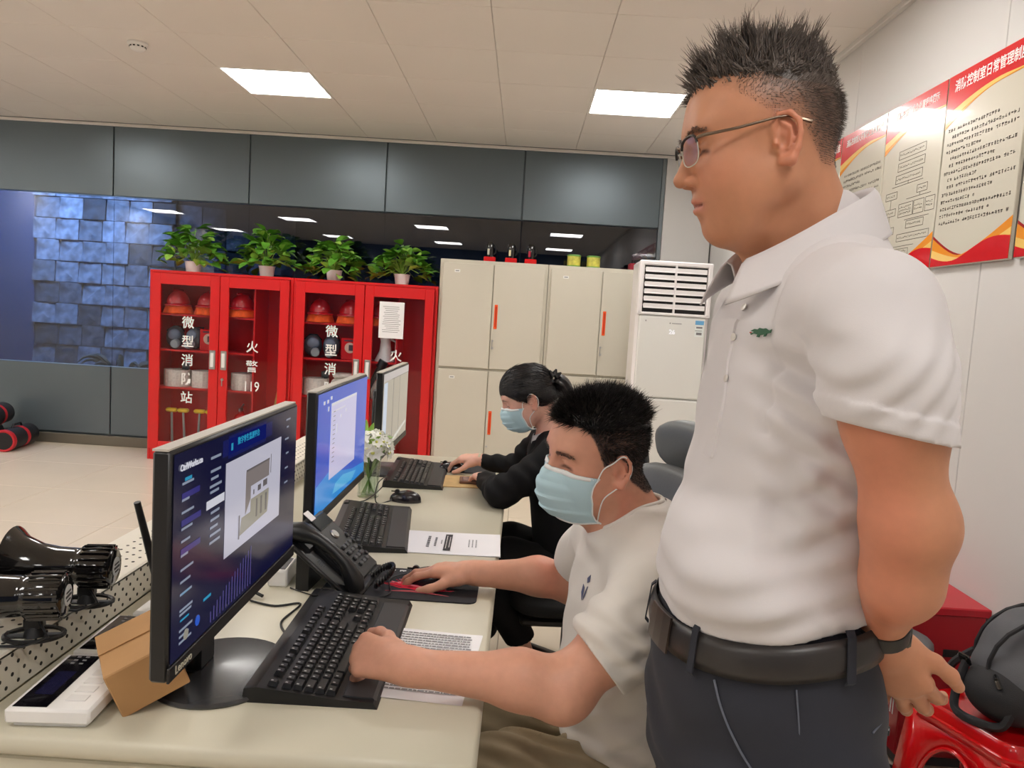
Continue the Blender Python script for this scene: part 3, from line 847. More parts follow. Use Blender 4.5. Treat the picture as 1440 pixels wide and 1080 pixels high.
item('cyan_text', [(.06, .1, .855, .872), (.36, .375, .9, .94), (.19, .24, .17, .185), (.05, .1, .3, .31), (.05, .1, .17, .18)], M_scr_cyan)
MB().lathe([(0, .0004), (.008, .0003), (.008, 0)], 16, cap=False, M=scr_M(W1, zc, h, .085, .085, .0008) ).build('round_icon', M_scr_sand, s1)
MB().lathe([(0, .0004), (.008, .0003), (.008, 0)], 16, cap=False, M=scr_M(W1, zc, h, .155, .1, .0008) ).build('round_icon', M_scr_blue, s1)
text('screen_lettering', 'CtrlWorks.cn', .013, scr_M(W1, zc, h, .095, .925), M_scr_white, s1, weight=.0003)
text('screen_lettering', '数字孪生监测平台', .013, scr_M(W1, zc, h, .5, .935), M_scr_cyan, s1)
text('maker_lettering', 'Lenovo', .018, frame((.003, -W1 / 2 + .045, zc - h / 2 + .011), (0, 1, 0), (0, 0, 1), (1, 0, 0)), M_silver, t)

W2 = .59
t, zc, h = monitor(-.485, 1.83, W2, .86, 1.193, 'middle black monitor showing a blue desktop with a white window', 0)
mb = MB(); scr_rect(mb, W2, zc, h, 0, 1, 0, 1, .0004); s2 = mb.build('screen', emis('desktop_blue', rgb(48, 88, 196), .85), t)
sw, sh = W2 - .014, h - .03
scr_poly('wallpaper_swirl', [(0, 0), (1, 0), (1, .1), (.7, .14), (.5, .2), (.25, .3), (0, .24)], emis('swirl', rgb(40, 140, 220), .8), .0008, s2)
scr_poly('wallpaper_swirl', [(.3, .06), (.7, .03), (.8, .09), (.5, .16), (.35, .14)], emis('swirl2', rgb(90, 180, 230), .8), .001, s2)
scr_poly('window', [(.22, .22), (.74, .22), (.74, .86), (.22, .86)], emis('window_lilac', rgb(196, 194, 226), .85), .0012, s2)
item('window_bar', [(.22, .74, .86, .885), (.24, .5, .8, .81)], M_scr_white, .0014, W2, s2)
item('desktop_icon', [(.08, .11, .9, .93), (.14, .17, .9, .93), (.2, .23, .92, .95), (.16, .18, .83, .87), (.4, .42, .72, .75), (.5, .52, .75, .78), (.33, .345, .6, .68)], M_scr_white, .0016, W2, s2)
item('window_print', [(.26, .3, .8 - .04 * k, .806 - .04 * k) for k in range(12)], M_scr_dim, .0016, W2, s2)

W3 = .6
t, zc, h = monitor(-.495, 2.76, W3, .85, 1.17, 'farthest monitor showing grey document pages', 0)
mb = MB(); scr_rect(mb, W3, zc, h, 0, 1, 0, 1, .0004); s3 = mb.build('screen', emis('doc_grey', rgb(168, 162, 150), .75), t)
sw, sh = W3 - .014, h - .03
item('toolbar', [(0, 1, .9, 1)], emis('bar_grey', rgb(190, 184, 186), .75), .0009, W3, s3)
item('side_strip', [(0.02, .14, .02, .88)], emis('strip_pale', rgb(190, 205, 225), .8), .0009, W3, s3)
item('page_gap', [(.36, .375, .0, .9), (.62, .63, .0, .9), (.3, 1, .89, .9)], M_scr_dim, .0011, W3, s3)
scr_poly('page_band', [(.3, .0), (.95, .14), (.95, .18), (.3, .05)], emis('band_pale', rgb(205, 205, 200), .8), .0013, s3)

# ------------------------------------------------------------------ keyboards
M_key = mat('key_black', rgb(34, 33, 34), 0.34)
M_keytop = mat('key_print', rgb(190, 190, 190), 0.6)
U = .0187
def key_me(w, d=1.0, pr=True):
    mb = MB()
    a, b = w * U / 2 - .0012, d * U / 2 - .0012
    a2, b2, h_ = a - .0022, b - .0024, .0075
    mb.add([(-a, -b, 0), (a, -b, 0), (a, b, 0), (-a, b, 0), (-a2, -b2, h_), (a2, -b2, h_), (a2, b2, h_ * 1.08), (-a2, b2, h_ * 1.08)],
           [(4, 5, 6, 7), (0, 1, 5, 4), (1, 2, 6, 5), (2, 3, 7, 6), (3, 0, 4, 7)])
    if pr:
        mb.cur = 1
        mb.add([(-a2 + .002, b2 - .006, h_ + .0008), (-a2 + .0055, b2 - .006, h_ + .0008), (-a2 + .0055, b2 - .002, h_ + .0008), (-a2 + .002, b2 - .002, h_ + .0008)], [(0, 1, 2, 3)])
    return mb.mesh('key', [M_key, M_keytop])
KM = {}
def get_key(w, d=1.0):
    if (w, d) not in KM: KM[(w, d)] = key_me(w, d, w < 5)
    return KM[(w, d)]
rows = [  # (y in units, list of (gap or width)); negative = gap
    (5.3, [1, -1, 1, 1, 1, 1, -.5, 1, 1, 1, 1, -.5, 1, 1, 1, 1, -.25, 1, 1, 1]),
    (4, [1] * 13 + [2, -.25, 1, 1, 1, -.25, 1, 1, 1, 1]),
    (3, [1.5] + [1] * 12 + [1.5, -.25, 1, 1, 1, -.25, 1, 1, 1]),
    (2, [1.75] + [1] * 11 + [2.25, -3.5, 1, 1, 1]),
    (1, [2.25] + [1] * 10 + [2.75, -1.25, 1, -1.25, 1, 1, 1]),
    (0, [1.25, 1.25, 1.25, 6.25, 1.25, 1.25, 1.25, 1.25, -.25, 1, 1, 1, -.25, 2, 1])]
def keyboard(loc, rz, label):
    t = thing('keyboard', label, 'keyboard', loc, rz, 'black full-size keyboards')
    L, D = .455, .158
    prof = [(-.062, 0), (-.055, .011), (0, .013), (D - .02, .027), (D, .024), (D + .004, 0)]
    n = len(prof)
    mb = MB()
    mb.add([(x, y, z) for x in (-L / 2, L / 2) for y, z in prof], [tuple(reversed(range(n))), tuple(range(n, 2 * n))] + [(i, (i + 1) % n, (i + 1) % n + n, i + n) for i in range(n)])
    mb.build('case', M_black, t)
    MB().add([(x, y, z) for x in (-L / 2 + .012, L / 2 - .03) for y, z in ((-.058, .0085), (-.052, .0135), (-.004, .0155), (-.002, .013))],
             [(0, 1, 5, 4), (1, 2, 6, 5), (2, 3, 7, 6), (0, 3, 2, 1), (4, 5, 6, 7)]).build('palm_rest', mat('palm_rest', rgb(58, 58, 60), .42), t)
    MB().box((.2, D - .012, .027), (.04, .016, .006), .002).build('media_bar', M_black, t)
    sl = math.atan2(.014, D - .02)
    for (yu, ks) in rows:
        x = -L / 2 + .008
        for k in ks:
            if k < 0:
                x += -k * U; continue
            y = .008 + (yu + .5) * U * .985
            z = .0132 + max(0, y) * math.tan(sl)
            put('key', get_key(k), t, T(x + k * U / 2, y, z) @ Matrix.Rotation(sl, 4, 'X'))
            x += k * U
    for (xx, yy) in ((21.72, 3), (21.72, 1)):
        y = .008 + (yy) * U * .985
        put('key', get_key(1, 2), t, T(-L / 2 + .008 + (xx + .28) * U, y, .0132 + y * math.tan(sl)) @ Matrix.Rotation(sl, 4, 'X'))
    return t
# local +x runs along the room's +Y, local +y towards the monitors
kb = keyboard((-.268, 1.432, DESK), 91, 'nearest black keyboard under the seated man\'s left hand')
dup(kb, (-.365, 2.24, DESK), 97, 'middle black keyboard behind the desk phone')
dup(kb, (-.335, 3.0, DESK), 93, 'farthest black keyboard in front of the woman')

# ------------------------------------------------------------------ mice and mouse pads
def mouse(loc, rz, label):
    t = thing('computer_mouse', label, 'mouse', loc, rz, 'black computer mice')
    def body(u, v):
        a = 2 * math.pi * u
        th = v * math.pi / 2
        c = math.cos(th) ** .6
        y = .056 * c * math.sin(a)
        w = .031 + .003 * math.cos(a * 2)
        return (w * c * math.cos(a), y, .036 * math.sin(th) ** .8 * (1 - .25 * max(0, y / .056)))
    MB().grid(body, 28, 8, close_u=True).build('shell', mat('mouse_black', rgb(30, 24, 30), .25, coat=.3), t, 60)
    MB().cyl((-.004, .03, .03), (.004, .03, .03), .009, 12).build('wheel', M_black, t)
    MB().box((0, .036, .0305), (.0012, .03, .004)).build('button_gap', M_black_matt, t)
    return t
m0 = mouse((-.37, 2.585, DESK), 82, 'black mouse lying beside the flower vase')
dup(m0, (-.195, 1.805, DESK + .003), 85, 'black mouse under the seated man\'s right hand')
dup(m0, (-.262, 3.125, DESK + .003), 76, 'black mouse under the woman\'s hand')
M_pad = mat('mouse_pad', rgb(26, 26, 32), .7, noise=(20, .2))
def pad(loc, w, d, rz, label):
    t = thing('mouse_pad', label, 'mouse pad', loc, rz, 'mouse pads')
    pts = []
    for cx, cy, a0 in ((w / 2 - .02, d / 2 - .02, 0), (-w / 2 + .02, d / 2 - .02, 90), (-w / 2 + .02, -d / 2 + .02, 180), (w / 2 - .02, -d / 2 + .02, 270)):
        for q in range(5):
            a = R(a0 + 22.5 * q); pts.append((cx + .02 * math.cos(a), cy + .02 * math.sin(a)))
    MB().prism(pts, 0, .003).build('pad', M_pad, t)
    return t
t = pad((-.205, 1.79, DESK), .27, .205, 0, 'black mouse pad with red streak print under the seated man\'s right hand')
M_streak = mat('streak_red', rgb(235, 40, 70), .6)
M_streak2 = mat('streak_pink', rgb(250, 150, 165), .6)
rn = random.Random(11)
for k in range(9):
    y0 = rn.uniform(-.03, .012)
    pts = [(-.09 + rn.uniform(-.01, .03), y0 + .01, .0032), (-.05, y0 + rn.uniform(-.012, .012), .0032), (0.0, y0 - .012 + rn.uniform(-.012, .012), .0032), (.04 + rn.uniform(0, .04), y0 - .02 + rn.uniform(-.01, .012), .0032)]
    MB().tube(pts, [.0008, .0022, .002, .0005], 4).build('red_streak', M_streak if k % 3 else M_streak2, t)
MB().tube([(-.08, -.058, .0032), (-.02, -.054, .0032), (.03, -.062, .0032), (.07, -.07, .0032)], [.0005, .003, .002, .0005], 4).build('red_streak', mat('streak_dim', rgb(190, 80, 90), .6), t)
mb = MB()
for k in range(4):
    for q in range(4):
        mb.box((-.092 + .026 * k + .004 * q, .083 + .002 * (q % 2), .0032), (.0032, .009 - .003 * (q % 2), .0004))
mb.build('white_print', M_white_paint, t)
pad((-.2, 3.2, DESK), .24, .2, 0, 'dark green mouse pad at the far end of the desk')['label'] = 'dark mouse pad at the far end of the desk, under the woman\'s mouse'

# ------------------------------------------------------------------ papers
def paper(loc, w, d, rz, label, lines=True, n=1):
    t = thing('paper_sheet', label, 'paper', loc, rz, 'printed papers')
    for k in range(n):
        def srf(u, v):
            return ((u - .5) * w, (v - .5) * d, .0006 + .0007 * k + .004 * max(0, u - .85) * (1 if k == n - 1 else 0) + .0006 * math.sin(u * 5 + k))
        MB().grid(srf, 10, 6).build('sheet', M_paper, t, 60)
    return t
t = paper((-.178, 2.135, DESK), .298, .208, 2, 'white printed document with a black bar, on the desk by the middle keyboard', n=3)
zt = .0036
MB().box((.0, 0, zt), (.02, .15, .0006)).build('black_bar', M_ink, t)
mb = MB()
for (x, w_, l_) in ((-.055, .008, .09), (-.035, .006, .07), (-.018, .003, .03), (.06, .003, .06), (.07, .003, .06), (.08, .003, .06)):
    for q in range(6):
        mb.box((x, -l_ / 2 + l_ * q / 5, zt), (w_, l_ / 8, .0004))
mb.build('print', M_ink_soft, t)
MB().box((-.004, 0, zt + .0006), (.0014, .12, .0003)).box((.005, 0, zt + .0006), (.0014, .1, .0003)).build('bar_print', M_white_paint, t)
t = paper((-.152, 1.385, DESK), .195, .285, -4, 'white typed page under the seated man\'s left forearm', n=2)
mb = MB()
for k in range(22):
    y = .125 - .0112 * k
    x = -.08
    while x < .075:
        wd = random.uniform(.003, .012)
        mb.box((x + wd / 2, y, .0026), (wd, .0042, .0003)); x += wd + .0016
mb.build('print', M_ink_soft, t)
# kraft envelope with a phone in a brown case
t = thing('kraft_envelope', 'kraft paper envelope under a phone at the far end of the desk', 'envelope', (-.165, 2.94, DESK), 6)
M_kraft = mat('kraft', rgb(206, 172, 118), .75, noise=(30, .08))
MB().box((0, 0, .002), (.24, .2, .004), .001).build('envelope', M_kraft, t)
MB().add([(-.12, -.1, .0043), (-.06, -.06, .0046), (-.06, .06, .0046), (-.12, .1, .0043)], [(0, 1, 2, 3)]).build('flap', M_kraft, t)
t = thing('mobile_phone', 'phone in a brown case lying on the kraft envelope', 'phone', (-.13, 2.93, DESK + .0045), 4)
MB().box((0, 0, .006), (.165, .085, .012), .003).build('case', mat('brown_case', rgb(120, 84, 66), .5), t)
MB().box((0, 0, .0125), (.145, .07, .001)).build('screen', mat('phone_glass', rgb(90, 92, 96), .08, coat=.5), t)

# ------------------------------------------------------------------ desk phone
t = thing('desk_phone', 'black desk phone with its handset on the near side and a coiled cord', 'telephone', (-.43, 1.79, DESK), -4)
# incline: front bottom (x=+.09, z=.02) to back top (x=-.07, z=.145)
ax = Vector((-.16, 0, .128)).normalized()
nx = Vector((.128, 0, .16)).normalized()
PM = frame((.095, 0, .018), (0, 1, 0), ax, nx)          # local x along +Y (phone's right), y up the slope, z out of the face
MB(PM).box((0.018, .1, -.012), (.165, .205, .024), .008).box((-.085, .1, -.022), (.06, .2, .012), .004).build('body', M_black, t, 40)
MB(PM).box((.045, .172, .002), (.09, .035, .004), .002).build('display', mat('phone_display', rgb(44, 48, 50), .15), t)
for r_ in range(4):
    for c_ in range(3):
        MB(PM).box((.02 + .022 * c_, .032 + .019 * r_, .003), (.016, .011, .006), .002).build('button', mat('phone_key', rgb(70, 70, 72), .4), t)
for r_ in range(4):
    MB(PM).box((.086, .04 + .022 * r_, .003), (.01, .012, .005), .002).build('button', M_key, t)
MB(PM).lathe([(0, 0), (.013, 0), (.011, .004), (0, .004)], 16, M=T(.042, .128, .001)).build('navigation_ring', M_steel, t, 40)
mb = MB()
for q in range(5):
    for r_ in range(5):
        if (q - 2) ** 2 + (r_ - 2) ** 2 < 6: mb.box((-.085 + .005 * (q - 2), .1 + .005 * (r_ - 2), -.0155), (.0025, .0025, .001), M=PM)
mb.build('speaker_grille', M_grey_rub, t)
# handset bridging over the left side
hp = [(-.088, .0, -.006), (-.088, .018, .008), (-.088, .06, .024), (-.088, .1, .027), (-.088, .14, .024), (-.088, .182, .008), (-.088, .2, -.006)]
MB(PM).tube(hp, [.02, .023, .015, .014, .015, .024, .02], 14).build('handset', M_black, t, 60)
MB().add([(-.05, y, z) for y in (-.09, .09) for z in (0, .125)] + [(-.02, y, z) for y in (-.09, .09) for z in (0, .1)], [(0, 1, 3, 2), (4, 6, 7, 5), (0, 4, 5, 1), (2, 3, 7, 6), (1, 5, 7, 3), (0, 2, 6, 4)]).build('stand', M_black, t)
MB().box((.06, 0, .008), (.1, .19, .016), .006).build('foot', M_black, t, 40)
MB(PM).box((.01, .2, .006), (.03, .028, .002), .001).build('white_tag', M_paper, t)
cord = []
for k in range(241):
    s = k / 240
    a = 2 * math.pi * 22 * s
    th = math.pi * (1.25 * s)
    base = Vector((.125 + .0 + .035 * math.sin(th), -.055 + .06 * (1 - math.cos(th)) * .5 + .01 * s, .014 + .034 * math.sin(math.pi * s)))
    cord.append(base + Vector((0, math.cos(a) * .007, math.sin(a) * .007)))
MB().tube(cord, .0028, 5).build('coiled_cord', M_black, t, 60)

# ------------------------------------------------------------------ glass vase with white flowers
t = thing('flower_vase', 'clear glass vase of white flowers between the monitors', 'vase', (-.505, 2.615, DESK))
M_vase = glass_mat('vase_glass', (.93, .96, .94, 1), .05)
MB().lathe([(0, .001), (.036, .001), (.038, .01), (.036, .07), (.042, .135), (.039, .135), (.033, .07), (.034, .012), (0, .01)], 24).build('vase', M_vase, t, 60)
MB().lathe([(0, .012), (.033, .012), (.032, .07), (0, .071)], 20).build('water', glass_mat('water', (.88, .93, .88, 1), .02), t, 60)
rn = random.Random(21)
M_stem = mat('stem_green', rgb(110, 140, 70), .5)
st = MB()
for k in range(12):
    a = rn.uniform(0, 6.28)
    st.tube([(.02 * math.cos(a), .02 * math.sin(a), .014), (-.012 * math.cos(a), -.012 * math.sin(a), .09), (-.05 * math.cos(a), -.05 * math.sin(a), .165)], .0022, 5)
st.build('stems', M_stem, t)
M_petal = mat('petal_white', rgb(250, 250, 244), .6)
M_petal_c = mat('petal_centre', rgb(220, 220, 120), .6)
pet = MB()
for q in range(6):
    a = 60 * q
    pet.add([(0, 0, 0), (.009, .008, .004), (.022, 0, .007), (.009, -.008, .004), (.012, 0, .001)], [(0, 3, 4), (0, 4, 1), (4, 2, 1), (4, 3, 2)], RZ(a))
pet.cur = 1
pet.sphere((0, 0, .003), .004, 6, 4)
pet_me = pet.mesh('blossom', [M_petal, M_petal_c], 60)
for k in range(64):
    a = rn.uniform(0, 6.28); e = rn.uniform(0, 1) ** .6
    th = e * 1.75
    d = Vector((math.sin(th) * math.cos(a), math.sin(th) * math.sin(a) * 1.15, math.cos(th)))
    o = put('blossom', pet_me, t, T(*(Vector((0, .01, .165)) + Vector((d.x * .068, d.y * .085, d.z * .055)))) @ d.to_track_quat('Z', 'Y').to_matrix().to_4x4() @ RZ(rn.uniform(0, 60)) @ Matrix.Scale(1.25, 4))
for k in range(14):
    a = rn.uniform(0, 6.28)
    d = Vector((math.cos(a) * .7, math.sin(a), rn.uniform(.1, 1.2))).normalized()
    put('leaf', leafs[2], t, T(*(Vector((0, 0, .145)) + d * .045)) @ d.to_track_quat('Y', 'Z').to_matrix().to_4x4() @ Matrix.Diagonal((.35, .6, .6, 1)))
put('leaf', leafs[2], t, T(-.02, .0, .2) @ RX(75) @ Matrix.Diagonal((.35, .7, .5, 1)))
put('leaf', leafs[2], t, T(-.01, .01, .2) @ RY(15) @ RX(80) @ Matrix.Diagonal((.3, .6, .5, 1)))

# ------------------------------------------------------------------ horn loudspeakers on the riser ledge
def horn(loc, rz, label):
    t = thing('horn_loudspeaker', label, 'loudspeaker', loc, rz, 'black horn loudspeakers')
    HM = T(0, 0, .072) @ RY(-90) @ RX(0)     # lathe axis z -> -x (bell points to local -x)
    prof = [(0, -.07), (.03, -.07), (.036, -.066), (.0385, -.055), (.0385, -.012), (.034, -.008), (.034, .0), (.036, .03), (.042, .06), (.056, .09), (.07, .104), (.073, .108), (.07, .11), (.052, .092), (.038, .062), (.026, .03), (0, .02)]
    MB().lathe(prof, 32, M=HM).build('bell', M_black_gloss, t, 50)
    mb = MB()
    for k in range(20):
        a = 2 * math.pi * k / 20
        mb.box((.0385 * math.cos(a), .0385 * math.sin(a), -.04), (.004, .004, .05), M=HM)
    mb.build('rib', M_black_gloss, t)
    d = MB().lathe([(0, 0), (.018, 0), (.018, .0012), (0, .0012)], 24, M=T(.0702, 0, .072) @ RY(90)).build('badge', mat('badge_silver', rgb(205, 205, 205), .35), t)
    MB().box((.0718, 0, .078), (.0006, .022, .003)).box((.0718, 0, .071), (.0006, .027, .004)).box((.0718, 0, .064), (.0006, .018, .003)).build('badge_print', M_ink, t)
    MB().box((.02, 0, .026), (.03, .022, .022), .004).tube([(.02, 0, .02), (.02, 0, .004)], [.012, .018], 10).build('foot', M_black, t, 40)
    ring = [( .02 + .045 * math.cos(a * math.pi / 12), .032 * math.sin(a * math.pi / 12), .0045) for a in range(25)]
    MB().tube(ring, .004, 6, cap=False).box((.02, 0, .003), (.09, .014, .005), .002).build('bracket', M_black, t)
    cable = [(.03, -.01, .03), (.05, -.03, .012), (.02, -.05, .006), (-.03, -.045, .006), (-.05, -.02, .008)]
    MB().tube(cable, .0025, 5).build('cable', M_black, t, 60)
    return t
h1 = horn((-.81, 1.232, DESK + .0705), 14, 'black horn loudspeaker nearest the camera, cut by the left edge')
dup(h1, (-.808, 1.385, DESK + .0705), 10, 'black horn loudspeaker behind the other one on the riser')

# ------------------------------------------------------------------ white alarm controllers, carton, router, small clutter
def controller(loc, rz, label, w, d):
    t = thing('alarm_controller', label, 'control unit', loc, rz, 'white alarm controllers')
    MB().box((0, 0, .019), (w, d, .024), .004).build('case', M_white_pl, t, 40)
    MB().box((.0, 0, .004), (w * .85, d * .9, .008), .001).build('base', M_white_pl, t)
    MB().box((-w / 2 + .034, 0, .0312), (.05, d * .92, .0012)).build('display_window', mat('display_black', rgb(16, 14, 20), .08, coat=.5), t)
    MB().box((-w / 2 + .034, -.01, .0321), (.028, d * .4, .0006)).build('display', mat('display_navy', rgb(30, 30, 62), .1), t)
    mb = MB()
    for r_ in range(3):
        for c_ in range(2): mb.box((-w / 2 + .026 + .014 * c_, d * .3 + .012 * r_, .0322), (.006, .004, .0006))
    mb.build('indicator', M_ink_soft, t)
    for k in range(5):
        MB().box((w / 2 - .035, -d * .3 + d * .15 * k, .0316), (.03, d * .1, .0016), .0006).build('key_pad', mat('soft_key', rgb(226, 224, 222), .5), t)
    return t
controller((-.682, 1.178, DESK), 4, 'white alarm controller with black display, nearest the camera', .125, .185)
controller((-.692, 1.362, DESK), 2, 'white alarm controller with black display, behind the first one', .125, .16)
t = thing('cardboard_box', 'small kraft cardboard box tilted under the nearest monitor', 'box', (-.567, 1.205, DESK + .004), 33)
CM = T(0, 0, .0) @ RX(0)
M_card = mat('cardboard', rgb(196, 150, 100), .8, noise=(8, .06), bump=(150, .15, .001))
BM = T(0, 0, .0) @ RY(-22)
MB(BM).box((.0, .03, .052), (.105, .16, .078), .002).build('carton', M_card, t)
MB(BM).add([(-.0525, .11, .0915), (.0525, .11, .0915), (.0525, .03, .0925), (-.0525, .03, .0925)], [(0, 1, 2, 3)]).build('flap', M_card, t, solid=.002)
t = thing('wifi_router', 'white router with two black antennas behind the nearest monitor', 'router', (-.68, 1.53, DESK), 0)
MB().box((0, 0, .016), (.12, .14, .028), .006).build('body', M_white_pl, t, 40)
for (a, b) in (((-.015, -.03, .03), (-.045, -.085, .255)), ((-.005, -.018, .03), (.0, -.03, .212))):
    MB().tube([a, tuple(a[i] + (b[i] - a[i]) * .15 for i in range(3)), b], [.0085, .0085, .0065], 10).build('antenna', M_black, t, 40)
t = thing('adapter_box', 'small white adapter box beside the desk phone', 'adapter', (-.535, 1.765, DESK), 3)
MB().box((0, 0, .02), (.045, .1, .04), .004).build('case', M_white_pl, t, 40)
MB().box((0, 0, .0405), (.03, .08, .001)).build('top_plate', M_black, t)
def cable(pts, label, r_=.0025):
    o = MB().tube(pts, r_, 6).build('cable', M_black, None, 60)
    return tag(o, label, 'cable', 'black desk cables')
def smooth(pts, n=8):
    P_ = [Vector(p) for p in pts]
    out = []
    for i in range(len(P_) - 1):
        p0, p1, p2, p3 = P_[max(i - 1, 0)], P_[i], P_[i + 1], P_[min(i + 2, len(P_) - 1)]
        for k in range(n):
            s = k / n
            out.append(.5 * ((2 * p1) + (p2 - p0) * s + (2 * p0 - 5 * p1 + 4 * p2 - p3) * s * s + (3 * p1 - p0 - 3 * p2 + p3) * s ** 3))
    out.append(P_[-1])
    return out
zc_ = DESK + .003
cable(smooth([(-.56, 1.62, zc_), (-.5, 1.6, zc_), (-.45, 1.62, zc_), (-.46, 1.52, zc_), (-.43, 1.46, zc_), (-.425, 1.455, zc_ + .01)]), 'thin black cable from the nearest keyboard to the monitor')
cable(smooth([(-.5, 1.71, zc_), (-.45, 1.68, zc_), (-.41, 1.665, zc_), (-.33, 1.675, zc_), (-.27, 1.70, zc_ + .004), (-.285, 1.8, zc_ + .004), (-.24, 1.85, zc_ + .004), (-.2, 1.86, zc_ + .006)]), 'thin black mouse cable running over the mouse pad', .0015)
cable(smooth([(-.56, 2.5, zc_), (-.5, 2.55, zc_), (-.46, 2.63, zc_ + .03), (-.44, 2.6, zc_ + .075), (-.46, 2.54, zc_ + .06), (-.46, 2.53, zc_), (-.42, 2.56, zc_), (-.415, 2.575, zc_ + .006)]), 'looped black mouse cable in front of the flower vase', .002)
for k in range(5):
    rn = random.Random(40 + k)
    pts = [(-.66 + .03 * k, 1.64, zc_ + .004)]
    for q in range(4):
        pts.append((-.68 + rn.uniform(-.06, .1), 1.7 + q * .09, zc_ + .004 + rn.uniform(0, .06)))
    pts.append((-.6, 2.08, zc_ + .004))
    cable(smooth(pts), ['uppermost', 'second', 'third', 'fourth', 'lowest'][k] + ' black cable in the tangle between the two nearest monitors', .004)
# ------------------------------------------------------------------ soft-body modelling: distance fields meshed by surface nets
class Field:
    def __init__(s, lo, hi, h):
        s.lo = np.array(lo, np.float32); s.h = h
        s.n = np.ceil((np.array(hi) - np.array(lo)) / h).astype(int) + 1
        s.ax = [s.lo[i] + h * np.arange(s.n[i], dtype=np.float32) for i in range(3)]
        s.d = np.full(s.n, .08, np.float32)
    def view(s, lo, hi):
        sl = []
        for i in range(3):
            a = int(np.clip(math.floor((lo[i] - s.lo[i]) / s.h), 0, s.n[i] - 1))
            b = int(np.clip(math.ceil((hi[i] - s.lo[i]) / s.h) + 1, a + 1, s.n[i]))
            sl.append(slice(a, b))
        X, Y, Z = (s.ax[0][sl[0]][:, None, None], s.ax[1][sl[1]][None, :, None], s.ax[2][sl[2]][None, None, :])
        return tuple(sl), X, Y, Z
    def op(s, lo, hi, fn, k=.01, sub=False):
        m = k + .012
        sl, X, Y, Z = s.view([v - m for v in lo], [v + m for v in hi])
        e = fn(X, Y, Z).astype(np.float32)
        o = s.d[sl]
        if sub:
            e = -e
            if k > 1e-5:
                hh = np.maximum(k - np.abs(o - e), 0) / k
                s.d[sl] = np.maximum(o, e) + hh * hh * k * .25
            else: s.d[sl] = np.maximum(o, e)
        else:
            if k > 1e-5:
                hh = np.maximum(k - np.abs(o - e), 0) / k
                s.d[sl] = np.minimum(o, e) - hh * hh * k * .25
            else: s.d[sl] = np.minimum(o, e)
    def cone(s, a, b, r1, r2, k=.01, sub=False):
        a = np.array(a, np.float32); b = np.array(b, np.float32)
        ab = b - a; L = float(ab @ ab) + 1e-12
        def fn(X, Y, Z):
            px, py, pz = X - a[0], Y - a[1], Z - a[2]
            t = np.clip((px * ab[0] + py * ab[1] + pz * ab[2]) / L, 0, 1)
            return np.sqrt((px - t * ab[0]) ** 2 + (py - t * ab[1]) ** 2 + (pz - t * ab[2]) ** 2) - (r1 + (r2 - r1) * t)
        r = max(r1, r2)
        s.op(np.minimum(a, b) - r, np.maximum(a, b) + r, fn, k, sub)
    def chain(s, pts, rs, k=.01, k0=None):
        for i in range(len(pts) - 1):
            s.cone(pts[i], pts[i + 1], rs[i], rs[i + 1], k0 if (i == 0 and k0 is not None) else k)
    def ball(s, c, r, k=.01, sub=False): s.cone(c, c, r, r, k, sub)
    def ell(s, c, r, A=None, k=.01, sub=False):
        """ellipsoid, A = 3x3 rows of local axes"""
        c = np.array(c, np.float32); A = np.eye(3) if A is None else np.array(A)
        ext = np.sqrt(((A * np.array(r)[:, None]) ** 2).sum(0))
        def fn(X, Y, Z):
            p = (X - c[0], Y - c[1], Z - c[2])
            q0 = q1 = 0
            for i in range(3):
                w = (p[0] * A[i][0] + p[1] * A[i][1] + p[2] * A[i][2])
                q0 = q0 + (w / r[i]) ** 2
                q1 = q1 + (w / r[i] ** 2) ** 2
            q0 = np.sqrt(q0)
            return q0 * (q0 - 1) / (np.sqrt(q1) + 1e-9)
        s.op(c - ext, c + ext, fn, k, sub)
    def loft(s, zs, cx, cy, af, ab, b, turn, k=.02, n=2.3, sub=False, lean=None):
        t = R(turn)
        fw = (-math.cos(t), -math.sin(t)); lf = (math.sin(t), -math.cos(t))
        m = max(max(af), max(ab), max(b))
        def fn(X, Y, Z):
            I = lambda v: np.interp(Z, zs, v).astype(np.float32)
            CX, CY = I(cx), I(cy)
            f = (X - CX) * fw[0] + (Y - CY) * fw[1]
            l = (X - CX) * lf[0] + (Y - CY) * lf[1]
            a = np.where(f > 0, I(af), I(ab)); bb = I(b)
            q = ((np.abs(f) / a) ** n + (np.abs(l) / bb) ** n) ** (1 / n)
            d = (q - 1) * np.minimum(a, bb)
            return np.maximum(d, np.maximum(Z - zs[-1], zs[0] - Z))
        s.op((min(cx) - m, min(cy) - m, zs[0]), (max(cx) + m, max(cy) + m, zs[-1]), fn, k, sub)
    def cut(s, p, n, lo, hi, k=.0):
        """remove what lies on the +n side of the plane inside the box lo..hi"""
        n = np.array(n, float); n /= np.linalg.norm(n)
        sl, X, Y, Z = s.view(lo, hi)
        e = ((X - p[0]) * n[0] + (Y - p[1]) * n[1] + (Z - p[2]) * n[2]).astype(np.float32)
        s.d[sl] = np.maximum(s.d[sl], e)
    def warp(s, lo, hi, fn):
        sl, X, Y, Z = s.view(lo, hi)
        s.d[sl] += fn(X, Y, Z).astype(np.float32)
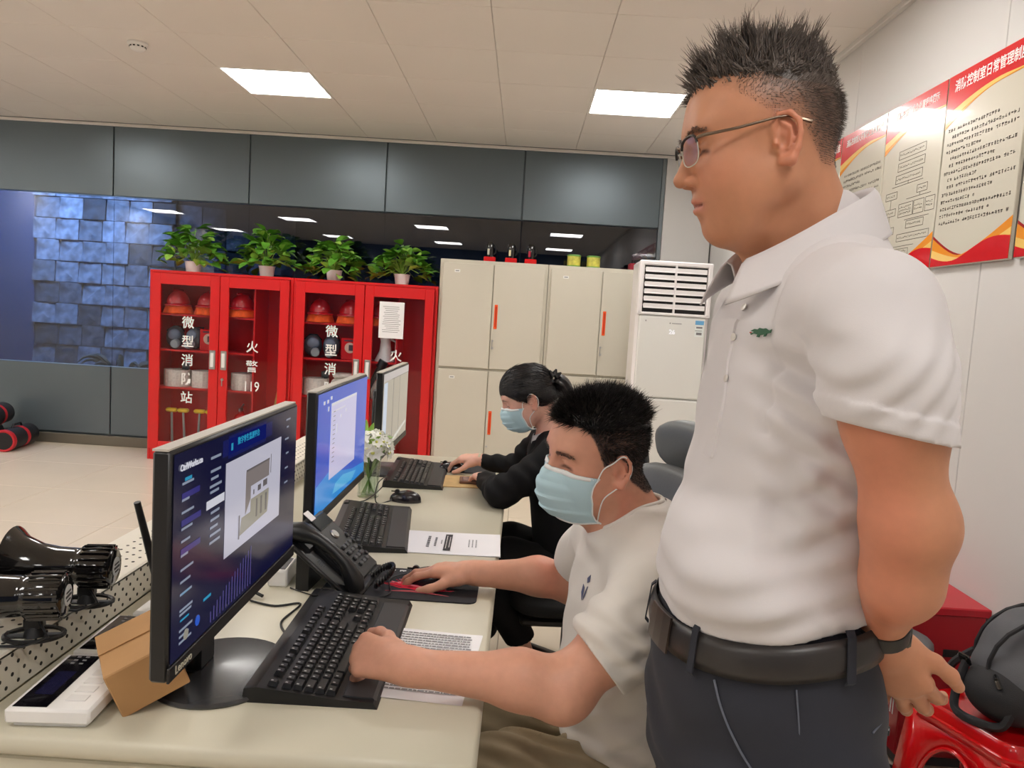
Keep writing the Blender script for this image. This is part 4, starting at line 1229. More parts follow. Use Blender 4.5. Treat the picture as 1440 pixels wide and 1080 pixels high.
    def mesh(s):
        d = s.d
        ins = d < 0
        nx, ny, nz = d.shape
        cnt = np.zeros((nx - 1, ny - 1, nz - 1), np.uint8)
        for i in (0, 1):
            for j in (0, 1):
                for k in (0, 1):
                    cnt += ins[i:nx - 1 + i, j:ny - 1 + j, k:nz - 1 + k]
        I, J, K = np.nonzero((cnt > 0) & (cnt < 8))
        idx = np.full(cnt.shape, -1, np.int32)
        idx[I, J, K] = np.arange(len(I))
        cor = [(i, j, k) for i in (0, 1) for j in (0, 1) for k in (0, 1)]
        vals = np.stack([d[I + i, J + j, K + k] for i, j, k in cor], 1)
        acc = np.zeros((len(I), 3), np.float32); num = np.zeros(len(I), np.float32)
        for p, (i, j, k) in enumerate(cor):
            for a in range(3):
                c2 = [i, j, k]
                if c2[a] == 1: continue
                c2[a] = 1
                q = cor.index(tuple(c2))
                v0, v1 = vals[:, p], vals[:, q]
                m = (v0 < 0) != (v1 < 0)
                t = np.where(m, v0 / np.where(m, v0 - v1, 1), 0)
                pt = np.empty((len(I), 3), np.float32)
                pt[:] = (i, j, k); pt[:, a] = t
                acc += pt * m[:, None]; num += m
        V = (np.stack([I, J, K], 1) + acc / num[:, None]) * s.h + s.lo
        F = []
        for a in range(3):
            b, c = (a + 1) % 3, (a + 2) % 3
            sA = [slice(None)] * 3; sB = [slice(None)] * 3
            sA[a] = slice(0, -1); sB[a] = slice(1, None)
            for q in (b, c):
                sA[q] = slice(1, -1); sB[q] = slice(1, -1)
            A_, B_ = ins[tuple(sA)], ins[tuple(sB)]
            for flip, mk in ((False, A_ & ~B_), (True, ~A_ & B_)):
                e = np.stack(np.nonzero(mk), 1)
                if not len(e): continue
                e[:, b] += 1; e[:, c] += 1
                def cell(db, dc):
                    q = e.copy(); q[:, b] += db; q[:, c] += dc
                    return idx[q[:, 0], q[:, 1], q[:, 2]]
                f = np.stack([cell(-1, -1), cell(0, -1), cell(0, 0), cell(-1, 0)], 1)
                F.append(f[:, ::-1] if flip else f)
        F = np.concatenate(F)
        F = F[(F >= 0).all(1)]
        return V, F

def relax(V, F, it=2, lam=.5):
    """Laplacian smoothing of the net"""
    n = len(V)
    e = np.concatenate([F[:, [0, 1]], F[:, [1, 2]], F[:, [2, 3]], F[:, [3, 0]]])
    e = np.concatenate([e, e[:, ::-1]])
    deg = np.bincount(e[:, 0], minlength=n).astype(np.float32)[:, None] + 1e-6
    V = V.astype(np.float32)
    for k in range(it):
        for l in (lam, -lam * .9):
            s = np.stack([np.bincount(e[:, 0], weights=V[e[:, 1], a], minlength=n) for a in range(3)], 1)
            V = V + l * (s / deg - V)
    return V

def normals(V, F):
    fn = np.cross(V[F[:, 2]] - V[F[:, 0]], V[F[:, 3]] - V[F[:, 1]])
    N = np.zeros_like(V)
    for a in range(3):
        for k in range(4):
            N[:, a] += np.bincount(F[:, k], weights=fn[:, a], minlength=len(V))
    return N / (np.linalg.norm(N, axis=1, keepdims=True) + 1e-12)

def np_mesh(name, V, F, m, parent, origin, col=None):
    me = bpy.data.meshes.new(name)
    V = (V - np.array(origin)).astype(np.float32)
    n, f = len(V), len(F)
    k = F.shape[1]
    me.vertices.add(n); me.vertices.foreach_set('co', V.ravel())
    me.loops.add(f * k); me.loops.foreach_set('vertex_index', F.astype(np.int32).ravel())
    me.polygons.add(f)
    me.polygons.foreach_set('loop_start', np.arange(0, f * k, k, dtype=np.int32))
    me.polygons.foreach_set('use_smooth', np.ones(f, bool))
    me.update(calc_edges=True)
    if col is not None:
        a = me.color_attributes.new('tone', 'FLOAT_COLOR', 'POINT')
        c = np.ones((n, 4), np.float32); c[:, :3] = col
        a.data.foreach_set('color', c.ravel())
    me.materials.append(m)
    me.validate()
    return put(name, me, parent)

def sm(x, a, b):
    t = np.clip((x - a) / (b - a), 0, 1)
    return t * t * (3 - 2 * t)

def sleeve(Fs, pts, rs, hp, hn, arm, ra, k=.03, band=0.0, bw=.025, k0=.04, wf=None):
    """one sleeve in its own field, cut at the hem and hollowed round the arm, then joined to the shirt"""
    S = Field.__new__(Field)
    S.lo, S.h, S.n, S.ax = Fs.lo, Fs.h, Fs.n, Fs.ax
    S.d = np.full(S.n, .08, np.float32)
    S.chain(pts, rs, k)
    hi = S.lo + S.n * S.h
    n = np.array(hn, float); n /= np.linalg.norm(n)
    if wf: S.warp(S.lo, hi, wf)
    if band:
        S.warp(S.lo, hi, lambda X, Y, Z: -band * (((X - hp[0]) * n[0] + (Y - hp[1]) * n[1] + (Z - hp[2]) * n[2]) > -bw))
    S.cut(hp, n, S.lo, hi)
    S.cone(arm[0], arm[1], ra, ra, 0, True)
    hh = np.maximum(k0 - np.abs(Fs.d - S.d), 0) / k0
    # blend only well above the hem
    q = ((Fs.ax[0][:, None, None] - hp[0]) * n[0] + (Fs.ax[1][None, :, None] - hp[1]) * n[1] + (Fs.ax[2][None, None, :] - hp[2]) * n[2])
    hh = hh * np.clip((-q - .05) / .06, 0, 1)
    Fs.d = np.minimum(Fs.d, S.d) - (hh * hh * k0 * .25).astype(np.float32)

class HeadFrame:
    """head axes: f forward, l to the person's left, u up; yaw turns from -X towards the camera"""
    def __init__(s, o, yaw, pitch, roll, sc=1.0):
        t, p = R(yaw), R(pitch)
        f = np.array([-math.cos(t) * math.cos(p), -math.sin(t) * math.cos(p), -math.sin(p)])
        l = np.array([math.sin(t), -math.cos(t), 0.])
        u = np.cross(f, l)
        c, q = math.cos(R(roll)), math.sin(R(roll))
        l, u = l * c - u * q, u * c + l * q          # roll > 0 lowers the left side
        s.o, s.f, s.l, s.u, s.sc = np.array(o, float), f, l, u, sc
        s.A = np.stack([f, l, u])
    def w(s, f, l, u): return s.o + s.sc * (s.f * f + s.l * l + s.u * u)
    def loc(s, V): return ((V - s.o) @ s.A.T) / s.sc

def add_head(F, H, female=False, mouth=True, fat=0.0):
    S = H.sc
    w = H.w
    E = lambda c, r, k=.01, sub=False: F.ell(w(*c), [q * S for q in r], H.A, k * S, sub)
    B = lambda c, r, k=.01, sub=False: F.ball(w(*c), r * S, k * S, sub)
    C = lambda a, b, r1, r2, k=.01, sub=False: F.cone(w(*a), w(*b), r1 * S, r2 * S, k * S, sub)
    E((-.014, 0, .032), (.096, .0755, .084), .0)
    E((.028, 0, .035), (.064, .066, .068), .03)            # forehead
    E((.03, 0, -.03), (.062, .062, .078), .03)             # mid face
    for s in (-1, 1):
        C((-.004, s * .05, -.055), (.05, s * .03, -.095), .022 + fat, .018, .035)   # jaw line
        E((.052, s * .036, -.028), (.03, .026, .03), None and 0 or .025)             # cheek
        E((.045, s * .036, -.058), (.028 + fat, .022 + fat, .03), .03)
    E((.066, 0, -.1), (.02, .024, .016), .022)             # chin
    if fat: E((.035, 0, -.108), (.035, .04, .02), .03)
    E((.072, 0, -.066), (.021, .028, .024), .02)           # muzzle
    C((.077, -.034, .026), (.077, .034, .026), .0125 if not female else .01, .0125 if not female else .01, .022)  # brow
    for s in (-1, 1):
        E((.094, s * .031, .003), (.015, .019, .011), .016, True)
        E((.0705, s * .032, .003), (.0145, .0165, .0125), .004)                        # closed-down lids
        C((.083, s * .022, -.004), (.078, s * .044, -.003), .0028, .002, .004)          # lower lid
        C((.086, s * .02, .006), (.0795, s * .046, .006), .0022, .002, .003)          # lid fold
    C((.0855, 0, .016), (.1085, 0, -.028), .0072, .0088, .012)   # nose
    B((.1105, 0, -.0315), .0086, .007)
    for s in (-1, 1):
        E((.0965, s * .0115, -.0355), (.011, .0068, .0075), .005)
        B((.1, s * .0062, -.0435), .0035, .003, True)
    if mouth:
        C((.076, -.026, -.063), (.093, 0, -.0598), .0038, .0048, .007); C((.093, 0, -.0598), (.076, .026, -.063), .0048, .0038, .007)
        C((.074, -.024, -.0725), (.0905, 0, -.0745), .0044, .006, .007); C((.0905, 0, -.0745), (.074, .024, -.0725), .006, .0044, .007)
        C((.08, -.03, -.068), (.099, 0, -.0668), .0022, .0028, .003, True); C((.099, 0, -.0668), (.08, .03, -.068), .0028, .0022, .003, True)
        E((.098, 0, -.0895), (.008, .02, .006), .012, True)
        C((.102, 0, -.046), (.1, 0, -.054), .002, .002, .005, True)
    for s in (-1, 1):      # ears
        A = np.stack([H.f * .95 + H.l * (-s * .3), H.l * s * .95 + H.f * .3 * 1, H.u])
        a0 = H.f * .93 - H.l * s * .36; a0 /= np.linalg.norm(a0)
        up = H.u * .97 - H.f * .2; up -= a0 * (up @ a0); up /= np.linalg.norm(up)
        A = np.stack([a0, np.cross(up, a0), up])
        c = w(-.006, s * .0795, -.009)
        o = A[1] * (1 if (A[1] @ H.l) * s > 0 else -1)
        ep = lambda a_, u_, out=0.0: c + (a0 * a_ + up * u_ + o * out) * S
        F.ell(ep(-.001, .001, -.003), [.0165 * S, .0042 * S, .027 * S], A, .004 * S)          # back of the shell
        hx = [(.011, .002, -.002), (.0125, .016, .001), (.005, .0305, .003), (-.009, .0305, .004), (-.0185, .018, .005), (-.019, .002, .0045), (-.013, -.015, .003)]
        F.chain([ep(*q) for q in hx], [.0036 * S] * 7, .002 * S, .004 * S)                     # helix
        F.chain([ep(-.013, -.015, .003), ep(-.004, -.028, .0015), ep(.006, -.026, -.001)], [.004 * S, .0065 * S, .0055 * S], .005 * S)   # lobe
        F.chain([ep(.001, .02, .001), ep(-.0075, .012, .0025), ep(-.0085, -.002, .0025), ep(-.003, -.013, .002)], [.0028 * S] * 4, .002 * S)   # antihelix
        F.ball(ep(.0105, -.004, .001), .0046 * S, .003 * S)                                    # tragus
        F.ell(ep(.002, -.003, .003), [.0065 * S, .006 * S, .0085 * S], A, .002 * S, True)      # concha

def add_hand(F, wrist, d, n, side, curls, sc=1.0, thumb=((.6, .75, -.25), (.85, .45, -.3), (.95, .2, -.2)), splay=1.0, wr=.027, k=.006):
    """wrist point, d hand direction, n back-of-hand normal, side = towards the thumb; curls = per finger 3 bend angles (deg)"""
    d = np.array(d, float); d /= np.linalg.norm(d)
    n = np.array(n, float); n -= d * (n @ d); n /= np.linalg.norm(n)
    sd = np.cross(d, n)
    if sd @ np.array(side, float) < 0: sd = -sd
    W = np.array(wrist, float)
    P_ = lambda a, b, c: W + sc * (d * a + sd * b + n * c)
    # palm
    for b0, b1, r0, r1 in ((.012, .027, .019, .0135), (.004, .009, .019, .0135), (-.005, -.009, .018, .0128), (-.012, -.026, .017, .0118)):
        F.cone(P_(.0, b0, 0), P_(.088 if abs(b1) < .02 else (.085 if b1 > 0 else .076), b1, .002), r0 * sc, r1 * sc, .014 * sc)
    F.cone(P_(-.02, 0, 0), P_(.02, 0, 0), wr * sc, .024 * sc, .015 * sc)
    F.ell(P_(.036, .028, -.012), [.026 * sc, .014 * sc, .014 * sc], np.stack([d, sd, n]), .014 * sc)
    base = [(.09, .029, .001), (.094, .0095, .002), (.09, -.0095, .001), (.08, -.027, -.001)]
    segs = [(.044, .026, .021), (.049, .03, .022), (.045, .028, .021), (.035, .021, .019)]
    rad = [(.0098, .0088, .0082, .0072), (.0102, .009, .0082, .0073), (.0096, .0086, .008, .007), (.0086, .0078, .0072, .0064)]
    spl = [5, 1, -4, -10]
    tips = []
    for i in range(4):
        p = P_(*base[i])
        a0 = R(spl[i] * splay)
        fd = d * math.cos(a0) + sd * math.sin(a0)
        ang = 0
        for j in range(3):
            ang += R(curls[i][j])
            v = fd * math.cos(ang) - n * math.sin(ang)
            q = p + v * segs[i][j] * sc
            F.cone(p, q, rad[i][j] * sc, rad[i][j + 1] * sc, (k if j else .008) * sc)
            p = q
        tips.append((p, v, fd * math.sin(ang) + n * math.cos(ang)))
    p = P_(.03, .024, -.008)
    tl = (.042, .032, .026); tr = (.0145, .0115, .0105, .0085)
    for j in range(3):
        v = thumb[j]
        v = d * v[0] + sd * v[1] + n * v[2]; v /= np.linalg.norm(v)
        q = p + v * tl[j] * sc
        F.cone(p, q, tr[j] * sc, tr[j + 1] * sc, (.012 if j == 0 else k) * sc)
        p = q
    tips.append((p, v, n))
    return tips

def strands(name, roots, dirs, length, radius, m, parent, origin, bend=None, seg=3, seed=0, curl=.15):
    """tapered three-sided hairs in one mesh"""
    rg = np.random.default_rng(seed)
    n = len(roots)
    dirs = dirs / (np.linalg.norm(dirs, axis=1, keepdims=True) + 1e-9)
    t = np.linspace(0, 1, seg + 1)
    length = np.broadcast_to(length, (n,))
    bend = np.zeros((n, 3)) if bend is None else bend
    rnd = rg.normal(0, curl, (n, 3))
    P_ = roots[:, None, :] + (dirs[:, None, :] * t[None, :, None] + (bend + rnd)[:, None, :] * (t ** 2)[None, :, None]) * length[:, None, None]
    ref = rg.normal(0, 1, (n, 3))
    u = np.cross(dirs, ref); u /= np.linalg.norm(u, axis=1, keepdims=True)
    v = np.cross(dirs, u)
    rad = radius * (1 - t ** 1.5 * .92)
    V = np.empty((n, seg + 1, 3, 3))
    for k in range(3):
        a = 2 * math.pi * k / 3
        V[:, :, k, :] = P_ + (u * math.cos(a) + v * math.sin(a))[:, None, :] * rad[None, :, None]
    V = V.reshape(-1, 3)
    i = np.arange(n)[:, None, None]; j = np.arange(seg)[None, :, None]; k = np.arange(3)[None, None, :]
    b = (seg + 1) * 3
    k2 = (k + 1) % 3
    Fq = np.stack(np.broadcast_arrays(i * b + j * 3 + k, i * b + j * 3 + k2, i * b + (j + 1) * 3 + k2, i * b + (j + 1) * 3 + k), -1).reshape(-1, 4)
    return tag(np_mesh(name, V, Fq, m, parent, origin), kind='stuff')

def creases(items):
    """cloth creases: each a groove with a soft ridge beside it, along a segment in the X-Z plane, within a Y window"""
    def fn(X, Y, Z):
        out = 0
        for (x0, z0, x1, z1, y0, yw, w, dep) in items:
            dx, dz = x1 - x0, z1 - z0
            L2 = dx * dx + dz * dz
            t = np.clip(((X - x0) * dx + (Z - z0) * dz) / L2, 0, 1)
            px, pz = X - x0 - t * dx, Z - z0 - t * dz
            s = (px * dz - pz * dx) / math.sqrt(L2)
            r2 = px * px + pz * pz
            env = np.exp(-r2 / (3.2 * w) ** 2) * np.exp(-((Y - y0) / yw) ** 2) * np.sin(np.pi * np.clip(t * .9 + .08, 0, 1))
            out = out + dep * env * np.sin(np.clip(s / w, -3.14, 3.14))
        return out
    return fn

def lin(r, g, b): return np.array(rgb(r, g, b)[:3], np.float32)
M_skin = mat('skin', rgb(220, 160, 130), .48, attr='tone', sss=.12, noise=(70, .035), bump=(420, .12, .0006))
M_cotton = mat('white_cotton', rgb(212, 207, 208), .85, noise=(5, .015), bump=(900, .25, .0005), sheen=.2)
M_cotton_warm = mat('white_jersey', rgb(226, 220, 212), .85, noise=(5, .015), bump=(900, .2, .0005), sheen=.2)
M_navy_tr = mat('navy_twill', rgb(36, 38, 48), .85, noise=(9, .08), bump=(700, .3, .0006), sheen=.05)
M_khaki = mat('khaki_twill', rgb(158, 142, 114), .8, noise=(9, .08), bump=(700, .3, .0006))
M_suit = mat('black_suit', rgb(13, 12, 14), .8, noise=(9, .1), bump=(900, .2, .0005), spec=.25)
M_hair_br = mat('hair_dark', rgb(92, 81, 74), .45, noise=(90, .3))
M_hair_bk = mat('hair_black', rgb(27, 23, 22), .36, noise=(90, .25))
M_leather = mat('black_leather', rgb(42, 38, 37), .4, bump=(250, .2, .0006))
M_mask = mat('mask_blue', rgb(184, 214, 224), .8, noise=(12, .03), bump=(500, .2, .0005))
M_mask_w = mat('mask_white', rgb(240, 242, 242), .8)
M_shoe = mat('shoe_black', rgb(24, 22, 22), .35)

def brows(parent, org, H, V, N, L, m, n=420, w=1.0, seed=0, length=.008):
    """short hairs of the eyebrows, lying outwards"""
    rg = np.random.default_rng(seed)
    f, l, u = L[:, 0], L[:, 1], L[:, 2]
    ab = np.abs(l)
    bu = .0222 + .005 * np.clip((ab - .012) / .03, 0, 1) - .007 * np.clip((ab - .036) / .018, 0, 1)
    ids = np.nonzero((np.abs(u - bu) < .0034 * w) & (ab > .012) & (ab < .052) & (f > .05))[0]
    if not len(ids): return
    p = rg.choice(ids, n)
    d = N[p] * .3 + H.l * np.sign(l[p])[:, None] * .9 + H.u * .15 + rg.normal(0, .15, (n, 3))
    return strands('eyebrows', V[p], d, length * rg.uniform(.5, 1.0, n), .00028, m, parent, org, seg=2, seed=seed)

def face_tone(L, base, lips=True, brows=(30, 24, 22), lip=(196, 118, 104), brow_w=1.0):
    """paint that a face really has: lips, brows, lash line, redder cheeks and ears"""
    f, l, u = L[:, 0], L[:, 1], L[:, 2]
    C = np.tile(lin(*base), (len(L), 1))
    def blend(mask, c):
        C[:] = C * (1 - mask[:, None]) + lin(*c) * mask[:, None]
    if lips:
        m = np.exp(-(((np.abs(l)) / .026) ** 6)) * np.exp(-((u + .0672) / .0095) ** 4) * sm(f, .07, .078)
        blend(m * .55, lip)
        m = np.exp(-(((np.abs(l)) / .025) ** 4)) * np.exp(-((u + .0672) / .0018) ** 2) * sm(f, .07, .076)
        blend(m * .8, (90, 45, 40))
    ab = np.abs(l)
    bu = .0222 + .005 * np.clip((ab - .012) / .03, 0, 1) - .007 * np.clip((ab - .036) / .018, 0, 1)
    m = np.exp(-((u - bu) / (.0042 * brow_w)) ** 4) * sm(ab, .011, .017) * (1 - sm(ab, .047, .056)) * sm(f, .05, .06)
    blend(m * .35, brows)
    eu = .0015 - 14 * (ab - .032) ** 2
    m = np.exp(-((u - eu + .0035) / .003) ** 2) * np.exp(-((ab - .032) / .0155) ** 6) * sm(f, .06, .07)
    blend(m, (20, 14, 13))
    m = np.exp(-((ab - .045) / .03) ** 2) * np.exp(-((u + .03) / .03) ** 2) * sm(f, .02, .06)
    blend(m * .18, (226, 130, 110))
    m = sm(ab, .074, .08) * np.exp(-((f + .012) / .03) ** 2)
    blend(m * .3, (226, 128, 108))
    return C, blend
# ------------------------------------------------------------------ the standing man
OS = (.37, 1.08, 0)
man = thing('person', 'standing man in a white polo shirt and glasses, hands clasped behind his back, looking down', 'person', OS)
H = HeadFrame((.300, 1.062, 1.655), 1, 12, 0, 1.0)
Fd = Field((.13, .76, .86), (.64, 1.40, 1.80), .0027)
add_head(Fd, H, fat=.001)
nb = (.405, 1.085, 1.50)
Fd.cone(H.w(-.035, 0, -.03), nb, .052, .064, .03)
Fd.cone(H.w(.012, 0, -.082), (.352, 1.08, 1.49), .034, .048, .025)
TZ = [.86, .96, 1.05, 1.15, 1.25, 1.35, 1.42, 1.48, 1.54]
TCX = [.37, .368, .366, .376, .388, .394, .394, .40, .405]
TCY = [1.08] * 9
TA = [.125, .13, .135, .132, .126, .122, .115, .095, .055]
TB = [.17, .168, .17, .165, .168, .176, .172, .14, .07]
Fd.loft(TZ, TCX, TCY, [v - .042 for v in TA], [v - .042 for v in TA], [v - .042 for v in TB], 8, .02)
SL, SRr = (.40, .903, 1.43), (.385, 1.262, 1.432)
EL, WL = (.452, .868, 1.195), (.478, .952, 1.046)
Fd.chain([(.405, 1.0, 1.46), SL], [.055, .056], .03)
Fd.chain([SL, (.424, .868, 1.32), EL], [.056, .0525, .0425], .03)
Fd.ball((.461, .866, 1.2), .037, .03)
Fd.chain([EL, (.46, .884, 1.125), WL], [.0425, .0385, .0265], .035)
ER, WR_ = (.45, 1.3, 1.195), (.53, 1.13, 1.0)
Fd.chain([(.4, 1.15, 1.48), SRr, (.415, 1.31, 1.33), ER, WR_], [.055, .058, .054, .045, .028], .02)
t1 = add_hand(Fd, (.484, .963, 1.024), (.52, .18, -.84), (-.35, -.9, -.2), (.7, -.2, .6), [(20, 22, 12), (16, 20, 12), (14, 20, 14), (16, 24, 14)], .93,
              thumb=((.75, .6, .0), (.9, .35, -.1), (.97, .12, -.15)), wr=.0265, splay=1.2)
add_hand(Fd, WR_, (.1, -.75, -.5), (.95, .1, -.1), (0, .3, .9), [(40, 50, 30)] * 4, .96)
V, Fc = Fd.mesh()
V = relax(V, Fc, 2)
N = normals(V, Fc)
L = H.loc(V)
C, blend = face_tone(L, (192, 133, 100), brows=(78, 60, 52), lip=(196, 112, 100))
f, l, u = L[:, 0], L[:, 1], L[:, 2]
ishead = (np.linalg.norm(L, axis=1) < .16)
# clipped sides: stubble zone, densest at the back and upwards
rg = np.random.default_rng(5)
line = np.interp(f, [-.11, -.06, -.03, 0., .03, .06, .08], [-.055, -.05, .01, .012, .04, .062, .078])
m = sm(u - line, -.004, .024) * ishead * (1 - sm(np.abs(l), .079, .083)) * np.clip(1 - sm(f, .058, .075) * (u < .085), 0, 1)
m = np.where(u < -.06, 0, m)
fade = m * np.clip(.3 + (u - line) * 10 + rg.normal(0, .08, len(V)), 0, .9) * (1 - .45 * sm(f, -.03, .05) * (u < .085))
blend(fade, (84, 70, 62))
body = np_mesh('body', V, Fc, M_skin, man, OS, C)
# hair: dense root layer and spiky strands on top
Hf = Field(tuple(H.o - .15), tuple(H.o + .17), .004)
Hf.ell(H.w(-.016, 0, .045), [.094, .072, .0805], H.A, 0)
Hf.ell(H.w(.018, 0, .056), [.061, .056, .058], H.A, .02)
Hf.cut(H.w(0, 0, .05), -H.u, Hf.lo, Hf.lo + Hf.n * Hf.h)
Vh, Fh = Hf.mesh(); Vh = relax(Vh, Fh, 2)
Nh = normals(Vh, Fh); Lh = H.loc(Vh)
hair = np_mesh('hair', Vh, Fh, M_hair_br, man, OS)
top = np.nonzero(Lh[:, 2] > .07)[0]
pick = rg.choice(top, 4600)
root = Vh[pick] + rg.normal(0, .0015, (len(pick), 3)); Lr = Lh[pick]
# hairs gather into pointed tufts
nc = 210
cen = rg.choice(len(pick), nc, replace=False)
own = np.argmin(((root[:, None, :] - root[cen][None, :, :]) ** 2).sum(2), 1)
fc = sm(Lr[cen][:, 0], -.03, .06)[:, None]
cd = Nh[pick][cen] * .45 + H.u * .5 + H.f * (fc * .85 - .35) + rg.normal(0, .2, (nc, 3))
cd /= np.linalg.norm(cd, axis=1, keepdims=True)
edge = (1 - .6 * sm(np.abs(Lr[cen][:, 1]), .03, .06)) * (1 - .4 * sm(-Lr[cen][:, 0], .05, .1)) * (.35 + .65 * sm(Lr[cen][:, 2], .075, .1))
clen = (.022 + .022 * rg.random(nc)) * edge
tip = root[cen] + cd * clen[:, None]
d_ = tip[own] - root
d_ = d_ * .8 + cd[own] * clen[own][:, None] * .2 + rg.normal(0, .0035, d_.shape)
ln = np.linalg.norm(d_, axis=1) * rg.uniform(.6, 1.05, len(pick))
strands('hair_spikes', root, d_, ln, .0011, M_hair_br, hair, OS, bend=H.u[None] * .12, seed=1, curl=.08)
side = np.nonzero((m > .35) & (u > line + .008) & (f < .04))[0]
pick = rg.choice(side, 9000)
dirs = N[pick] * .5 - H.f * .35 + H.u * (.25 - .6 * (L[pick][:, 2:3] < .05)) + rg.normal(0, .18, (len(pick), 3))
strands('clipped_hair', V[pick], dirs, np.clip((u[pick] - line[pick]) * .13, .002, .009), .00035, M_hair_br, hair, OS, seg=1, seed=2)

brows(man, OS, H, V, N, L, M_hair_br, 420, 1.0, 12)
# polo shirt
Fs = Field((.14, .74, .99), (.62, 1.44, 1.60), .0035)
Fs.loft(TZ, TCX, TCY, TA, TA, TB, 8, .0)
Fs.chain([(.40, 1.0, 1.462), (.408, .925, 1.438)], [.062, .066], .05)
Fs.chain([(.395, 1.165, 1.462), (.39, 1.245, 1.438)], [.062, .066], .05)
Fs.cone(nb, (.395, 1.085, 1.545), .085, .07, .04)
# belly over the belt
Fs.ell((.31, 1.05, 1.085), [.085, .145, .075], None, .06)
def folds(X, Y, Z):
    a = np.exp(-((Z - 1.07) / .06) ** 2) * .0022 * np.sin((X * 1.2 + Y * .4 - Z * 2.2) * 55)
    b = np.exp(-((X - .40) / .09) ** 2 - ((Y - .93) / .06) ** 2 - ((Z - 1.29) / .09) ** 2) * .005 * np.sin((X * .9 + Z * 1.6) * 95)
    c = np.exp(-((X - .46) / .06) ** 2 - ((Y - .85) / .07) ** 2 - ((Z - 1.38) / .07) ** 2) * .0022 * np.sin((X * 1.5 - Z * 1.1) * 120)
    e = .0034 * np.sin(X * 31 + Z * 13 + 2 * np.sin(Y * 22 + Z * 9)) * np.sin(Z * 24 + Y * 17)
    g = np.exp(-((X - .34) / .07) ** 2 - ((Z - 1.385 + (X - .3) * .55) / .013) ** 2) * np.exp(-((Y - .93) / .06) ** 2) * .011
    h = np.exp(-((X - .3) / .08) ** 2 - ((Z - 1.19 - (X - .3) * .3) / .02) ** 2) * .006
    return a + b + c + e + g + h
Fs.warp(Fs.lo, Fs.lo + Fs.n * Fs.h, folds)
Fs.warp(Fs.lo, Fs.lo + Fs.n * Fs.h, creases([
    (.262, 1.402, .372, 1.352, .92, .07, .011, .0075), (.275, 1.36, .36, 1.33, .92, .06, .012, .004),
    (.415, 1.285, .31, 1.215, .92, .07, .010, .0045), (.41, 1.255, .33, 1.18, .92, .07, .009, .004), (.425, 1.225, .3, 1.15, .92, .08, .011, .0055),
    (.43, 1.17, .29, 1.10, .92, .09, .012, .005), (.44, 1.12, .27, 1.065, .93, .1, .011, .006), (.46, 1.085, .38, 1.06, .92, .08, .008, .006),
    (.3, 1.25, .27, 1.10, .97, .08, .012, .004), (.35, 1.3, .33, 1.12, .92, .06, .012, .004)]))
# armhole seam
def seam(X, Y, Z):
    q = (Y - .952) + (X - .42) * .12 - (Z - 1.38) * .10
    return np.exp(-(q / .004) ** 2) * .0035 * ((Z > 1.28) & (Y < 1.05))
sleeve(Fs, [(.40, .93, 1.435), SL, (.41, .872, 1.37), (.426, .864, 1.29)], [.066, .067, .067, .061], (.427, .862, 1.303), (-.16, 0, -1),
       ((.424, .868, 1.33), (.432, .866, 1.25)), .056, band=.0035,
       wf=lambda X, Y, Z: .0022 * np.sin((X * 1.5 - Z * 1.1) * 110 + 3 * np.sin(Y * 30)) * np.exp(-((Z - 1.36) / .06) ** 2) + .0012 * np.sin(X * 40 + Z * 60))
sleeve(Fs, [SRr, (.405, 1.305, 1.36), (.41, 1.315, 1.295)], [.07, .07, .064], (.41, 1.315, 1.303), (0, 0, -1), ((.41, 1.31, 1.33), (.425, 1.308, 1.25)), .058, band=.002)
Fs.warp(Fs.lo, Fs.lo + Fs.n * Fs.h, seam)
Fs.cut((.37, 1.08, 1.036), (.2, .0, -1), Fs.lo, (.62, 1.44, 1.12))
# neck opening
Fs.cone(H.w(.0, 0, -.07), (.372, 1.082, 1.515), .068, .064, .004, True)
Fs.cone((.372, 1.082, 1.515), (.372, 1.082, 1.46), .064, .05, .004, True)
Fs.cone((.345, 1.075, 1.51), (.285, 1.062, 1.478), .045, .016, .006, True)
Vs, Fq = Fs.mesh(); Vs = relax(Vs, Fq, 2)
shirt = np_mesh('polo_shirt', Vs, Fq, M_cotton, man, OS)
# collar: stand and fall round the neck, opening at the front
tw = R(8)
cf = Vector((-math.cos(tw), -math.sin(tw), 0)); cl = Vector((math.sin(tw), -math.cos(tw), 0))
def collar(u_, v_):
    a = R(24) + u_ * (2 * math.pi - R(48))
    ca, sa = math.cos(a), math.sin(a)
    fr = max(0, ca)
    rad = [(.0, .0), (.002, .016), (.0045, .03), (.010, .036), (.0165, .029), (.026, .006), (.034, -.014), (.038, -.022 - .012 * fr ** 2)]
    k = v_ * (len(rad) - 1); i = min(int(k), len(rad) - 2); s = k - i
    dr = rad[i][0] + (rad[i + 1][0] - rad[i][0]) * s
    dz = rad[i][1] + (rad[i + 1][1] - rad[i][1]) * s
    base = Vector((.372, 1.081, 1.524)) + cf * (.082 * ca) + cl * (.070 * sa)
    out = (cf * ca * .9 + cl * sa)
    tilt = -.052 * ca
    p = base + out * dr + Vector((0, 0, tilt + dz * (1 - .2 * fr)))
    p += cf * (.012 * fr * v_) - Vector((0, 0, .012 * fr * v_ ))
    return (p.x - OS[0], p.y - OS[1], p.z)
MB().grid(collar, 64, 14).build('collar', M_cotton, man, 60, solid=.0025)
